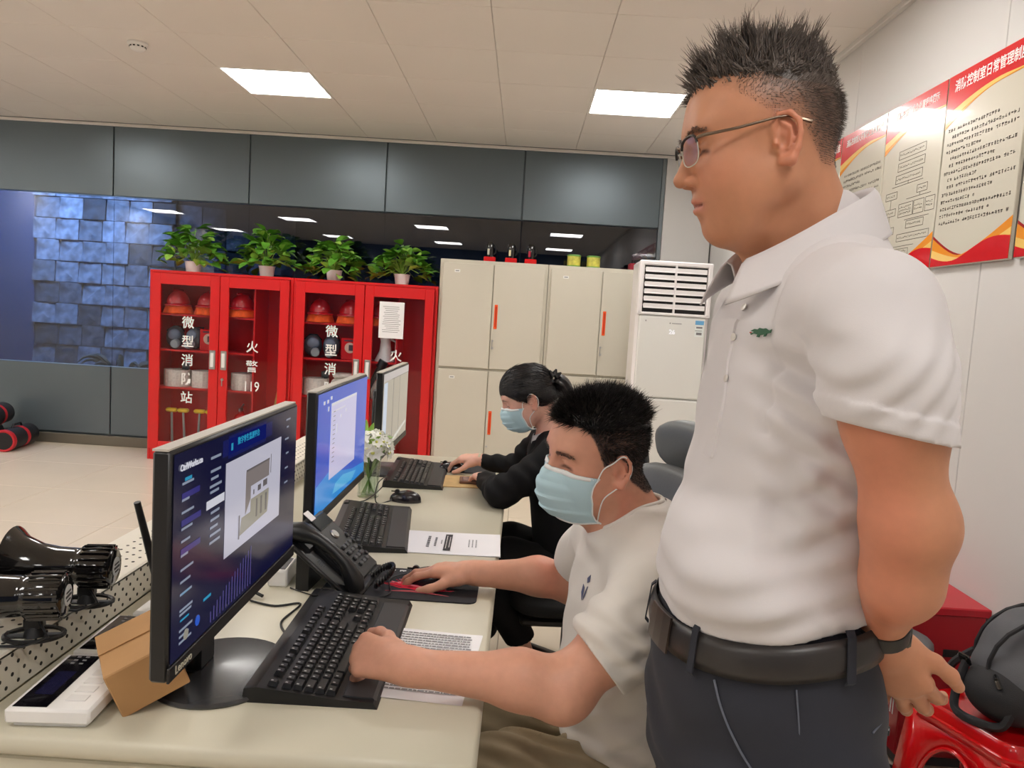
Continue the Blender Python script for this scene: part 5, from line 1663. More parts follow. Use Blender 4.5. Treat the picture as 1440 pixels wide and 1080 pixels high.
# things pinned to cloth are set on its nearest point
def pin(Vx, Nx, p):
    i = int(np.argmin(((Vx - np.array(p)) ** 2).sum(1)))
    return Vector(Vx[i]), Vector(Nx[i])
Ns = normals(Vs, Fq)
def surf_frame(Vx, Nx, p, up=(0, 0, 1), off=.0015, org=OS):
    q, n = pin(Vx, Nx, p)
    y = Vector(up) - n * n.dot(Vector(up)); y.normalize()
    x = y.cross(n)
    return frame(q + n * off - Vector(org), x, y, n)
for z in (1.455, 1.40, 1.345):
    M_ = surf_frame(Vs, Ns, (.26, 1.03, z), off=.002)
    MB().lathe([(0, 0), (.0052, 0), (.0052, .0015), (0, .002)], 12, M=M_).build('button', mat('button_pearl', rgb(220, 214, 205), .25), man)
PV = []
for k in range(13):
    q, n = pin(Vs, Ns, (.2, 1.035, 1.462 - .018 * k))
    PV.append((q + n * .0015, n))
mb = MB()
vs, fs = [], []
for q, n in PV:
    sdir = Vector((0, 0, 1)).cross(n).normalized()
    for s in (-.016, -.014, .014, .016):
        p = q + sdir * s - Vector(OS) + n * (.0012 if abs(s) < .015 else -.003)
        vs.append(tuple(p))
for k in range(12):
    for j in range(3):
        fs.append((k * 4 + j, k * 4 + j + 1, k * 4 + 5 + j, k * 4 + 4 + j))
mb.add(vs, fs).build('placket', M_cotton, man, 40)
EM = surf_frame(Vs, Ns, (.262, .955, 1.405), off=.0012) @ Matrix.Diagonal((1.1, .82, 1, 1))
croc = [(-.0175, .003), (-.011, .0065), (-.006, .006), (-.003, .0085), (.003, .0075), (.007, .0085), (.013, .005), (.0165, .0075), (.0155, .002), (.010, .0005), (.0085, -.004), (.005, -.0045), (.006, -.001),
        (-.001, -.0025), (-.002, -.006), (-.006, -.0055), (-.005, -.002), (-.012, -.001), (-.016, -.003), (-.017, -.0005), (-.011, .0015)]
MB(EM).prism(croc, 0, .0012).build('chest_emblem', mat('emblem_green', rgb(52, 92, 68), .7), man)
MB(EM).box((-.0165, .0005, .0012), (.003, .0018, .0006)).build('emblem_detail', mat('emblem_red', rgb(170, 60, 60), .7), man)

# trousers, belt
Fp = Field((.14, .8, .02), (.62, 1.36, 1.09), .0055)
Fp.loft([.76, .86, .94, 1.02, 1.07], [.37, .37, .37, .368, .368], [1.08] * 5, [.138, .145, .146, .134, .11], [.14, .155, .145, .13, .11], [.182, .19, .186, .17, .145], 8, .0, 2.4)
for s in (-1, 1):
    c = cl * (s * .095)
    Fp.chain([(.375 + c.x, 1.08 + c.y, .82), (.36 + c.x * 1.05, 1.08 + c.y * 1.05, .48), (.395 + c.x * 1.1, 1.08 + c.y * 1.1, .09)], [.112, .083, .068], .04)
def pfold(X, Y, Z):
    return .0035 * np.sin(Z * 60 + X * 22 + 2 * np.sin(Y * 20)) * np.exp(-((Z - .86) / .07) ** 2) + .002 * np.sin(X * 45 + Z * 12) * (Z < .8)
Fp.warp(Fp.lo, Fp.lo + Fp.n * Fp.h, pfold)
Vp, Fq2 = Fp.mesh(); Vp = relax(Vp, Fq2, 2)
Np_ = normals(Vp, Fq2)
np_mesh('trousers', Vp, Fq2, M_navy_tr, man, OS)
def hip_pt(a, z, off):
    """point on the hip loft; a from the front towards his left"""
    I = lambda v: float(np.interp(z, [.86, .94, 1.04], v))
    A_ = I([.145, .146, .136]) if math.cos(a) > 0 else I([.155, .145, .13])
    B_ = I([.19, .186, .172])
    n_ = 2.4
    ca, sa = math.cos(a), math.sin(a)
    r_ = 1 / ((abs(ca) / A_) ** n_ + (abs(sa) / B_) ** n_) ** (1 / n_)
    q = Vector((.369, 1.08, z)) + (cf * ca + cl * sa) * (r_ + off)
    return q - Vector(OS)
def ztilt(a): return .2 * (-.145 * math.cos(a) * math.cos(tw) + .186 * math.sin(a) * math.sin(tw)) + .026
def belt(u_, v_):
    a = u_ * 2 * math.pi
    o = (.004, .0075, .0082, .0075, .004)[min(int(v_ * 4 + .5), 4)]
    return tuple(hip_pt(a, .962 + .046 * v_ + ztilt(a), o))
MB().grid(belt, 96, 4, close_u=True).build('belt', M_leather, man, 60, solid=.002)
for a in (R(34), R(98), R(150), R(200), R(262), R(326)):
    mb = MB()
    vs = [tuple(hip_pt(a + s, z + ztilt(a), o)) for z, o in ((.952, .005), (.957, .0105), (1.011, .0105), (1.018, .005)) for s in (-.032, .032)]
    mb.add(vs, [(k * 2, k * 2 + 1, k * 2 + 3, k * 2 + 2) for k in range(3)]).build('belt_loop', M_navy_tr, man, None, solid=.002)
mb = MB()
vs = [tuple(hip_pt(a, z + ztilt(a), .0115)) for z in (.96, 1.01) for a in (R(-14), R(-5), R(5), R(14))]
mb.add(vs, [(0, 1, 5, 4), (1, 2, 6, 5), (2, 3, 7, 6)]).build('buckle', mat('gunmetal', rgb(92, 82, 76), .3, .8), man, None, solid=.003)
M_navy_ln = mat('navy_seam', rgb(92, 96, 108), .8)
def on_hip(pts, rr, name, m):
    P_ = [hip_pt(R(a), z + ztilt(R(a)) * max(0, (z - .84) / .12), .0012) for a, z in pts]
    MB().tube(smooth([tuple(p) for p in P_], 6), rr, 5).build(name, m, man, 60)
on_hip([(46, .955), (50, .93), (56, .9), (64, .87), (74, .845)], .0016, 'pocket_piping', M_navy_ln)
on_hip([(78, .955), (80, .91), (81, .865)], .0011, 'side_seam', M_navy_ln)
on_hip([(112, .9), (130, .903), (150, .908)], .0014, 'back_pocket_welt', M_navy_ln)
MB().lathe([(0, 0), (.0065, 0), (.006, .002), (0, .002)], 12, M=T(*hip_pt(R(140), .888, .003)) @ (cf * math.cos(R(140)) + cl * math.sin(R(140))).to_track_quat('Z', 'Y').to_matrix().to_4x4()).build('pocket_button', M_black, man)
def shoe(parent, org, heel, yaw, m=M_shoe, sc=1.0, z0=0.0):
    """closed leather shoe standing on the floor"""
    d = Vector((-math.cos(R(yaw)), -math.sin(R(yaw)), 0)); s_ = Vector((math.sin(R(yaw)), -math.cos(R(yaw)), 0))
    prof = [(-.03, .034, .075), (0, .039, .085), (.05, .038, .075), (.1, .036, .06), (.15, .046, .05), (.2, .047, .042), (.24, .036, .034), (.262, .012, .02)]
    vs = []; n = 12
    for (x, w_, h_) in prof:
        for k in range(n):
            a = math.pi * k / (n - 1)
            q = Vector(heel) + d * x * sc + s_ * (w_ * math.cos(a) * sc)
            vs.append((q.x - org[0], q.y - org[1], z0 + h_ * sc * math.sin(a) ** .7 - org[2]))
    fs = [(i * n + k, i * n + k + 1, (i + 1) * n + k + 1, (i + 1) * n + k) for i in range(len(prof) - 1) for k in range(n - 1)]
    fs += [tuple(range(n)), tuple(reversed(range((len(prof) - 1) * n, len(prof) * n)))] + [(i * n, (i + 1) * n, (i + 1) * n + n - 1, i * n + n - 1) for i in range(len(prof) - 1)]
    MB().add(vs, fs).build('shoe', m, parent, 60)
for s in (-1, 1):
    c = cl * (s * .105)
    shoe(man, OS, (.42 + c.x, 1.08 + c.y, 0), 12 + s * 8)
# wrist band with a small dark face
wd = (Vector((.484, .963, 1.024)) - Vector(WL)).normalized()
BMx = T(*(Vector(WL) + wd * .004 - Vector(OS))) @ wd.to_track_quat('Z', 'Y').to_matrix().to_4x4()
MB(BMx).lathe([(.0285, -.012), (.0325, -.011), (.0332, 0), (.0325, .011), (.0285, .012)], 28, cap=False).build('watch_band', mat('band_black', rgb(34, 32, 32), .5), man, 60)
MB(T(.503 - OS[0], .947 - OS[1], 1.036) @ RZ(-40) @ RX(90)).box((0, 0, 0), (.02, .03, .01), .004).build('watch_face', M_black_gloss, man, 40)
# glasses
M_rim = mat('glasses_metal', rgb(120, 104, 90), .3, .9)
M_rimd = mat('glasses_black', rgb(30, 27, 27), .35)
M_lens = glass_mat('lens', (.96, .97, .97, 1), .05)
hw = lambda f_, l_, u_: tuple(Vector(H.w(f_, l_, u_)) - Vector(OS))
for s in (-1, 1):
    rim = []
    for k in range(28):
        a = 2 * math.pi * k / 28
        ca, sa = math.cos(a), math.sin(a)
        x = .0255 * abs(ca) ** .7 * (1 if ca > 0 else -1); y = .0185 * abs(sa) ** .7 * (1 if sa > 0 else -1)
        rim.append((.1065 - abs(.034 * s + x * s) * .16, s * .034 + x * s, .0005 + y))
    MB().tube([hw(*p) for p in rim] + [hw(*rim[0])], .0008, 5).build('lens_rim', M_silver, man, 60)
    MB().tube([hw(p[0] + .0005, p[1], p[2]) for p in rim[1:14]], .0019, 6).build('brow_bar', M_rimd, man, 60)
    MB().add([hw(*p) for p in rim], [tuple(range(28))]).build('lens', M_lens, man)
    MB().tube([hw(.097, s * .061, .012), hw(.092, s * .071, .012), hw(.05, s * .0785, .013), hw(.0, s * .0815, .018), hw(-.012, s * .082, .018), hw(-.04, s * .083, .006)], [.0022, .0022, .0018, .0016, .0022, .0024], 6).build('temple', M_rim, man, 60)
MB().tube([hw(.1045, -.009, .009), hw(.109, 0, .013), hw(.1045, .009, .009)], .0014, 6).build('bridge', M_rim, man, 60)
# ------------------------------------------------------------------ face mask shared by the two seated people
def face_mask(parent, org, H, V, N, drop=0.0, sc=1.0):
    """pleated mask pushed clear of the face it covers"""
    L = H.loc(V)
    near = np.nonzero((np.linalg.norm(L, axis=1) < .16) & (L[:, 0] > .0) & (L[:, 2] < .03))[0][::2]
    HV, HN = V[near].astype(np.float32), N[near].astype(np.float32)
    nu, nv = 40, 36
    P_ = np.empty((nv + 1, nu + 1, 3), np.float32)
    for j in range(nv + 1):
        v_ = j / nv
        for i in range(nu + 1):
            a = 2 * i / nu - 1
            top, bot = -.008 - .012 * a * a, -.118 - drop
            U_ = top + (bot - top) * v_
            f0 = float(np.interp(v_, [0, .12, .3, .5, .75, .92, 1], [.1, .116, .125, .126, .116, .1, .082])) * sc
            Wd = float(np.interp(v_, [0, .2, .5, .8, 1], [.066, .07, .07, .068, .06]))
            q = (v_ * 4.0) % 1.0
            ple = .004 * (1 - q) if .1 < v_ < .92 else 0
            fa = f0 + ple * (1 - abs(a) ** 3) - (.066 + .014 * (1 - abs(2 * v_ - 1))) * abs(a) ** 1.9
            P_[j, i] = H.w(fa, a * Wd, U_)
    Q = P_.reshape(-1, 3)
    for it in range(2):
        for k in range(0, len(Q), 128):
            c = Q[k:k + 128]
            idn = np.argmin(((c[:, None, :] - HV[None]) ** 2).sum(2), 1)
            dist = ((c - HV[idn]) * HN[idn]).sum(1)
            push = np.maximum(.0035 - dist, 0)
            Q[k:k + 128] = c + HN[idn] * push[:, None]
    P_ = Q.reshape(nv + 1, nu + 1, 3) - np.array(org, np.float32)
    srf = lambda u_, v_: tuple(float(x) for x in P_[int(round(v_ * nv)), int(round(u_ * nu))])
    mk = MB().grid(srf, nu, nv).build('face_mask', M_mask, parent, 60, solid=.0014)
    for rows_ in ((0, 1, 2), (nv, nv - 1)):
        r0, r1 = rows_[0], rows_[-1]
        nrm = lambda r_, i: tuple(P_[r_, i] + np.array(H.f) * .0012)
        MB().add([nrm(r0, i) for i in range(nu + 1)] + [nrm(r1, i) for i in range(nu + 1)], [(i, i + 1, nu + 2 + i, nu + 1 + i) for i in range(nu)]).build('mask_edge', M_mask_w, mk, 60, solid=.001)
    hw = lambda *p: tuple(H.w(*p) - np.array(org))
    for s in (0, 1):
        e = 1 if s else -1
        MB().tube([srf(s, k / 12) for k in range(13)], .0018, 5).build('mask_edge', M_mask_w, mk, 60)
        p0, p1 = srf(s, .05), srf(s, .95)
        MB().tube(smooth([p0, hw(.03, e * .0775, .0), hw(.012, e * .083, .012), hw(-.008, e * .087, .024), hw(-.028, e * .087, .0), hw(-.02, e * .085, -.03), hw(.002, e * .079, -.045), hw(.025, e * .0735, -.066), p1], 5), .0014, 5).build('ear_loop', M_mask_w, mk, 60)
    return mk

def short_hair(parent, org, H, V, N, L, seed, m, zone, n_top, length, sweep):
    rg = np.random.default_rng(seed)
    ids = np.nonzero(zone > .5)[0]
    pick = rg.choice(ids, n_top)
    Lr = L[pick]
    fr = sm(Lr[:, 0], .0, .07)[:, None]
    dirs = N[pick] * .55 + H.f * (fr * sweep[0] - sweep[1]) + H.u * (sweep[2] * sm(Lr[:, 2], .02, .08)[:, None] - .45 * (1 - sm(Lr[:, 2], .0, .06)[:, None]) * (1 - fr)) + rg.normal(0, .14, (n_top, 3))
    ln = length * (.55 + .6 * rg.random(n_top)) * np.clip(.35 + (Lr[:, 2] + .03) * 9, .3, 1.15)
    return V[pick], dirs, ln

# ------------------------------------------------------------------ the seated man
OM = (.28, 1.5, 0)
man2 = thing('person', 'seated man in a white T-shirt and blue face mask, left hand on the keyboard', 'person', OM)
H2 = HeadFrame((.158, 1.51, 1.143), 26, 6, 8, 1.0)
Fd = Field((-.42, 1.08, .60), (.42, 2.0, 1.29), .0032)
add_head(Fd, H2, mouth=False, fat=.002)
nb2 = (.262, 1.512, .985)
Fd.cone(H2.w(-.03, 0, -.03), nb2, .054, .062, .03)
Fd.cone(H2.w(.01, 0, -.085), (.215, 1.5, .97), .034, .05, .03)
Z2 = [.44, .55, .65, .75, .85, .92, .97, 1.01, 1.045]
X2 = [.30, .275, .25, .235, .235, .243, .25, .255, .26]
Y2 = [1.5] * 9
A2f = [.13, .14, .132, .112, .1, .092, .08, .068, .05]
A2b = [.12, .115, .11, .105, .1, .092, .078, .062, .045]
B2 = [.175, .172, .165, .165, .178, .178, .16, .12, .06]
Fd.loft(Z2, X2, Y2, [v - .022 for v in A2f], [v - .022 for v in A2b], [v - .022 for v in B2], 14, .02)
S2L, S2R = (.262, 1.325, .93), (.215, 1.685, .935)
E2L, W2L = (.100, 1.262, .776), (-.158, 1.24, .81)
Fd.chain([(.255, 1.42, .965), S2L, (.19, 1.29, .85), E2L], [.055, .058, .053, .045], .025)
Fd.ball((.112, 1.262, .772), .040, .03)
Fd.chain([E2L, (.03, 1.252, .795), W2L], [.046, .0445, .028], .035)
fing = [(58, 62, 30), (62, 66, 30), (64, 66, 30), (62, 64, 30)]
t2 = add_hand(Fd, (-.165, 1.242, .812), (-.93, .34, -.02), (.1, -.7, .7), (0, .7, .7), fing, 1.0, thumb=((.75, .6, -.3), (.85, .35, -.45), (.9, .05, -.4)), wr=.029)
E2R, W2R = (.165, 1.79, .775), (-.078, 1.778, .792)
Fd.chain([(.235, 1.6, .965), S2R, (.185, 1.76, .85), E2R, (.07, 1.785, .793), W2R], [.055, .06, .054, .046, .043, .0275], .025)
add_hand(Fd, (-.086, 1.779, .793), (-.97, .2, -.06), (.05, 0, 1), (0, -1, 0), [(14, 20, 14), (12, 22, 14), (16, 24, 14), (22, 26, 14)], .98, thumb=((.75, .6, -.25), (.92, .4, -.3), (.98, .08, -.2)), wr=.027, splay=.8)
V, Fc = Fd.mesh(); V = relax(V, Fc, 2); N = normals(V, Fc); L = H2.loc(V)
C, blend = face_tone(L, (216, 158, 132), lips=False, brows=(70, 52, 46), brow_w=1.25)
f, l, u = L[:, 0], L[:, 1], L[:, 2]
ishead = (np.linalg.norm(L, axis=1) < .16)
line = np.interp(f, [-.11, -.07, -.04, -.005, .025, .05, .07, .09], [-.07, -.065, -.04, .02, .0, .062, .08, .086])
zone = sm(u - line, -.002, .008) * ishead * (1 - sm(np.abs(l), .079, .082))
blend(zone * .9, (34, 28, 27))
np_mesh('body', V, Fc, M_skin, man2, OM, C)
Hf = Field(tuple(H2.o - .15), tuple(H2.o + .16), .004)
Hf.ell(H2.w(-.0165, 0, .042), [.097, .0765, .087], H2.A, 0)
Hf.ell(H2.w(.024, 0, .066), [.064, .06, .05], H2.A, .03)
Hf.cut(H2.w(0, 0, .07), -H2.u + H2.f * .12, Hf.lo, Hf.lo + Hf.n * Hf.h)
Vh, Fh = Hf.mesh(); Vh = relax(Vh, Fh, 2); Nh = normals(Vh, Fh); Lh = H2.loc(Vh)
hair = np_mesh('hair', Vh, Fh, M_hair_bk, man2, OM)
rt, dr, ln = short_hair(man2, OM, H2, V, N, L, 3, M_hair_bk, zone, 9000, .011, (.5, .3, .35))
strands('hair_strands', rt, dr, ln, .0008, M_hair_bk, hair, OM, seg=2, seed=4)
tp = np.nonzero(Lh[:, 2] > .074)[0]
rgt = np.random.default_rng(9)
pick = rgt.choice(tp, 5200)
fr = sm(Lh[pick][:, 0], .0, .08)[:, None]
dirs = Nh[pick] * .45 + H2.f * (fr * .75 - .3) + H2.u * (.25 + .25 * fr) + rgt.normal(0, .14, (len(pick), 3))
strands('hair_strands', Vh[pick] - Nh[pick] * .002, dirs, .015 + .013 * rgt.random(len(pick)), .0009, M_hair_bk, hair, OM, seg=2, seed=6)
brows(man2, OM, H2, V, N, L, M_hair_bk, 520, 1.25, 13)
face_mask(man2, OM, H2, V, N)
# T-shirt
Fs = Field((.03, 1.1, .42), (.46, 1.95, 1.06), .0038)
Fs.loft(Z2, X2, Y2, A2f, A2b, B2, 14, .0)
Fs.chain([(.25, 1.43, .962), (.26, 1.35, .937)], [.06, .066], .05)
Fs.chain([(.232, 1.6, .962), (.22, 1.665, .94)], [.06, .066], .05)
Fs.cone(nb2, (.25, 1.51, 1.02), .085, .07, .04)
Fs.ell((.18, 1.495, .978), [.03, .05, .022], None, .03)
def fold2(X, Y, Z):
    a = .006 * np.sin((X * .8 + Z * 1.5 + Y * .3) * 60 + 2 * np.sin(Y * 18)) * np.exp(-((Z - .6) / .09) ** 2)
    b = .006 * np.sin((X * 1.3 - Z * .9) * 70) * np.exp(-((Z - .86) / .06) ** 2 - ((Y - 1.36) / .07) ** 2)
    return a + b + .003 * np.sin(X * 33 + Z * 15 + 2 * np.sin(Y * 20 + Z * 8)) * np.sin(Z * 22 + Y * 15)
Fs.warp(Fs.lo, Fs.lo + Fs.n * Fs.h, fold2)
Fs.warp(Fs.lo, Fs.lo + Fs.n * Fs.h, creases([
    (.3, .72, .16, .62, 1.37, .09, .012, .007), (.31, .67, .18, .56, 1.37, .09, .011, .007), (.32, .60, .2, .53, 1.37, .09, .011, .007),
    (.3, .8, .17, .73, 1.35, .08, .012, .006), (.16, .9, .14, .72, 1.42, .08, .013, .005), (.2, .88, .18, .7, 1.38, .07, .012, .005)]))
wv = lambda X, Y, Z: .005 * np.sin((X * 1.0 + Z * 1.4) * 85 + 2 * np.sin(Y * 25)) * np.exp(-((Z - .88) / .06) ** 2)
sleeve(Fs, [(.262, 1.345, .935), S2L, (.205, 1.295, .865), (.15, 1.275, .815)], [.066, .07, .072, .07], (.16, 1.28, .828), (-.75, -.2, -.62), ((.2, 1.293, .86), (.11, 1.265, .785)), .059,
       wf=lambda X, Y, Z: wv(X, Y, Z) + creases([(.27, .9, .16, .86, 1.25, .07, .009, .006), (.27, .87, .17, .82, 1.25, .07, .009, .006), (.26, .94, .19, .9, 1.26, .07, .01, .005)])(X, Y, Z))
sleeve(Fs, [S2R, (.185, 1.745, .86), (.17, 1.78, .8)], [.07, .072, .07], (.176, 1.765, .822), (-.25, .3, -.9), ((.187, 1.75, .87), (.168, 1.785, .78)), .059)
Fs.cut((.3, 1.5, .485), (-.12, 0, -1), Fs.lo, (.5, 1.95, .56))
Fs.cone((.205, 1.503, 1.09), (.232, 1.507, 1.012), .07, .066, .003, True)
Vs2, Fq = Fs.mesh(); Vs2 = relax(Vs2, Fq, 2); Ns2 = normals(Vs2, Fq)
np_mesh('t_shirt', Vs2, Fq, M_cotton_warm, man2, OM)
ctr = np.array([.228, 1.506])
dv = Vs2[:, :2] - ctr
ra_, an_ = np.linalg.norm(dv, axis=1), np.arctan2(dv[:, 1], dv[:, 0])
edge_ = []
for k in range(48):
    a_ = -math.pi + 2 * math.pi * k / 48
    da = np.abs((an_ - a_ + math.pi) % (2 * math.pi) - math.pi)
    c_ = np.nonzero((da < .07) & (ra_ > .045) & (ra_ < .1) & (Vs2[:, 2] > .93))[0]
    q = c_[np.argmax(Vs2[c_, 2])] if len(c_) else None
    edge_.append(Vs2[q] if q is not None else np.array([ctr[0] + .07 * math.cos(a_), ctr[1] + .07 * math.sin(a_), 1.0]))
edge_ = np.array(edge_)
for it in range(8): edge_ = (np.roll(edge_, 1, 0) + edge_ * 2 + np.roll(edge_, -1, 0)) / 4
edge_ = edge_ - np.array(OM)
rb = MB()
for dz, rr_ in ((.0, .0048), (-.006, .0052), (-.012, .0048)):
    out_ = edge_.copy(); o2 = out_[:, :2] - (ctr - np.array(OM[:2])); out_[:, :2] += o2 / np.linalg.norm(o2, axis=1, keepdims=True) * (-dz * .55 - .003); out_[:, 2] += dz
    rb.tube([tuple(p) for p in out_] + [tuple(out_[0])], rr_, 7, cap=False)
rb.build('neck_rib', M_cotton_warm, man2, 60)
# printed mark on the chest
LM2 = surf_frame(Vs2, Ns2, (.125, 1.455, .895), off=.0008, org=OM)
for k, poly in enumerate(([(-.004, .016), (.006, .026), (.011, .014), (.002, .008)], [(-.014, .0), (-.004, -.004), (.001, -.028), (-.012, -.016)], [(.007, .002), (.0105, .004), (.006, -.026), (.003, -.018)])):
    MB(LM2).prism(poly, 0, .0008).build('printed_mark', mat('print_slate', rgb(88, 92, 122), .8), man2)
# cord round the neck
# trousers
Fp = Field((-.42, 1.16, .04), (.48, 1.84, .67), .0065)
Fp.loft([.43, .5, .58], [.305, .30, .29], [1.5] * 3, [.15, .15, .14], [.13, .13, .12], [.19, .19, .175], 14, 0)
for s, kx, ky, fx, fy in ((-1, -.20, 1.36, -.14, 1.36), (1, -.19, 1.66, -.12, 1.64)):
    hp_ = (.27, 1.5 + s * .095, .5)
    Fp.chain([hp_, (.02, 1.5 + s * .125, .53), (kx, ky, .515)], [.098, .084, .07], .04)
    Fp.chain([(kx, ky, .515), (fx, fy, .11)], [.07, .055], .03)
Fp.warp(Fp.lo, Fp.lo + Fp.n * Fp.h, lambda X, Y, Z: .008 * np.sin((Y * 1.0 + Z * .55 + X * .28) * 130 + 1.2 * np.sin(X * 16)) * np.exp(-((X - .1) / .12) ** 2))
Vp, Fq2 = Fp.mesh(); Vp = relax(Vp, Fq2, 2)
np_mesh('trousers', Vp, Fq2, M_khaki, man2, OM)
shoe(man2, OM, (-.1, 1.36, 0), 8)
shoe(man2, OM, (-.08, 1.64, 0), -6)

# ------------------------------------------------------------------ the seated woman
OW = (.14, 2.78, 0)
wom = thing('person', 'seated woman in a black suit and blue face mask, hair in a bun', 'person', OW)
H3 = HeadFrame((.03, 2.752, 1.118), 4, 24, 4, .95)
Fd = Field((-.36, 2.46, .74), (.34, 3.34, 1.25), .0036)
add_head(Fd, H3, female=True, mouth=False)
nb3 = (.125, 2.765, .99)
Fd.cone(H3.w(-.04, 0, -.035), nb3, .042, .05, .02)
Fd.ell((.13, 2.78, .9), [.08, .15, .12], None, .03)
S3L, S3R = (.14, 2.61, .935), (.115, 2.94, .94)
E3L, W3L = (-.045, 2.585, .80), (-.11, 2.80, .793)
E3R, W3R = (.02, 3.03, .80), (-.135, 3.075, .812)
Fd.chain([(.13, 2.7, .95), S3L, E3L, W3L], [.04, .045, .036, .024], .02)
Fd.chain([(.12, 2.86, .95), S3R, E3R, W3R], [.04, .045, .036, .023], .02)
add_hand(Fd, (-.145, 3.08, .815), (-.95, .28, -.05), (.05, -.25, 1), (0, -1, 0), [(28, 30, 20), (34, 34, 20), (36, 36, 20), (30, 34, 20)], .88, wr=.022, thumb=((.7, .6, -.35), (.85, .4, -.45), (.95, .1, -.3)))
add_hand(Fd, W3L, (-.3, .95, .0), (0, 0, 1), (1, 0, 0), [(25, 25, 15)] * 4, .86, wr=.022)
V, Fc = Fd.mesh(); V = relax(V, Fc, 2); N = normals(V, Fc); L = H3.loc(V)
C, blend = face_tone(L, (228, 176, 156), lips=False, brows=(52, 40, 38), brow_w=.8)
np_mesh('body', V, Fc, M_skin, wom, OW, C)
brows(wom, OW, H3, V, N, L, M_hair_bk, 200, .7, 14, .006)
Vw, Nw = V, N
# sleek hair drawn back to a bun
Hf = Field(tuple(H3.o - .16), tuple(H3.o + .19), .0035)
E3 = lambda c, r, k=.01, sub=False: Hf.ell(H3.w(*c), [q * .95 for q in r], H3.A, k, sub)
E3((-.014, 0, .034), (.101, .081, .09), 0)
E3((.02, 0, .05), (.07, .07, .062), .03)
for s in (-1, 1):
    Hf.cone(H3.w(.03, s * .062, .03), H3.w(-.07, s * .045, -.02), .02, .03, .03)
Hf.ell(H3.w(.075, 0, -.035), [.085, .1, .075], np.stack([H3.f * .8 + H3.u * -.6, H3.l, H3.u * .8 + H3.f * .6]), .006, True)
Hf.cut(H3.w(0, 0, -.045), -H3.u - H3.f * .1, Hf.lo, Hf.lo + Hf.n * Hf.h)
for s in (-1, 1):
    Hf.ell(H3.w(-.006, s * .09, -.012), [.022, .03, .033], H3.A, .005, True)
Hf.warp(Hf.lo, Hf.lo + Hf.n * Hf.h, lambda X, Y, Z: .0009 * np.sin(((X - H3.o[0]) * H3.u[0] + (Y - H3.o[1]) * H3.u[1] * 1 + (Z - H3.o[2]) * H3.u[2] + .25 * (Y - H3.o[1])) * 900))
Vh, Fh = Hf.mesh(); Vh = relax(Vh, Fh, 1)
M_hair_sl = mat('hair_sleek', rgb(22, 18, 19), .42, noise=(60, .25), spec=.4)
hair = np_mesh('hair', Vh, Fh, M_hair_sl, wom, OW)
bc = H3.w(-.135, 0, -.012)
Nh3 = normals(Vh, Fh)
rgw = np.random.default_rng(31)
pk = rgw.choice(len(Vh), 4200)
tow = bc[None] - Vh[pk]
tow -= Nh3[pk] * (tow * Nh3[pk]).sum(1)[:, None]
tow /= np.linalg.norm(tow, axis=1, keepdims=True) + 1e-6
strands('combed_strands', Vh[pk], tow + Nh3[pk] * .05, .02 + .022 * rgw.random(len(pk)), .0006, M_hair_sl, hair, OW, bend=-Nh3[pk] * .22, seg=3, seed=32, curl=.03)
Hb = Field(tuple(bc - .08), tuple(bc + .08), .0035)
Hb.ell(bc, [.034, .036, .046], H3.A, 0)
Hb.warp(Hb.lo, Hb.lo + Hb.n * Hb.h, lambda X, Y, Z: .003 * np.sin((X + Z) * 170 + 4 * np.sin(Y * 60)))
Vb, Fb = Hb.mesh()
np_mesh('hair_bun', Vb, Fb, M_hair_sl, hair, OW)
M_satin = mat('satin_black', rgb(22, 21, 23), .3)
bw = H3.w(-.112, .012, .035)
bow = MB(T(*(bw - np.array(OW))))
for a in (40, 100, 160, 220, 290):
    d = Vector((math.cos(R(a)) * .7 + .4, -.35, math.sin(R(a)) * .8 + .25)).normalized()
    bow.tube([(0, 0, 0), tuple(d * .018 + Vector((0, -.006, 0))), tuple(d * .038)], [.004, .012, .003], 8)
bow.build('hair_bow', M_satin, wom, 60)
MB(T(*(bw - np.array(OW)))).sphere((0, -.012, 0), .006, 10, 8).build('bow_bead', M_silver, wom, 60)
face_mask(wom, OW, H3, Vw, Nw, -.004, .98)
# jacket with white collar
Fs = Field((-.14, 2.44, .44), (.36, 3.2, 1.04), .0045)
Fs.loft([.45, .6, .72, .84, .92, .97, 1.01], [.2, .185, .17, .15, .14, .135, .13], [2.78] * 7, [.11, .105, .105, .11, .1, .075, .055], [.12, .11, .105, .105, .1, .075, .05], [.17, .155, .15, .165, .165, .12, .06], 4, 0)
Fs.chain([(.13, 2.7, .95), S3L, (.05, 2.575, .865), E3L, (-.07, 2.63, .797)], [.052, .062, .056, .049, .042], .03)
Fs.chain([E3L, W3L], [.045, .035], .02)
Fs.chain([(.13, 2.86, .95), S3R, (.06, 3.0, .87), E3R, (-.115, 3.07, .81)], [.052, .062, .054, .048, .033], .03)
Fs.cone(H3.w(-.02, 0, -.1), (.115, 2.765, .97), .046, .048, .004, True)
def fold3(X, Y, Z): return .004 * np.sin((X * 1.2 + Z) * 75 + 2 * np.sin(Y * 30)) * np.exp(-((Z - .86) / .08) ** 2) + .002 * np.sin(X * 40 + Y * 25 + Z * 20)
Fs.warp(Fs.lo, Fs.lo + Fs.n * Fs.h, fold3)
Vj, Fq = Fs.mesh(); Vj = relax(Vj, Fq, 2); Nj = normals(Vj, Fq)
np_mesh('suit_jacket', Vj, Fq, M_suit, wom, OW)
def wcol(u_, v_):
    a = R(20) + u_ * R(320)
    q = Vector((.112, 2.765, .985)) + Vector((-math.cos(a) * .058, -math.sin(a) * .052, -.034 * math.cos(a))) * (1 + .1 * v_) + Vector((0, 0, .026 - .03 * v_))
    return tuple(q - Vector(OW))
MB().grid(wcol, 40, 3).build('shirt_collar', M_cotton, wom, 60, solid=.002)
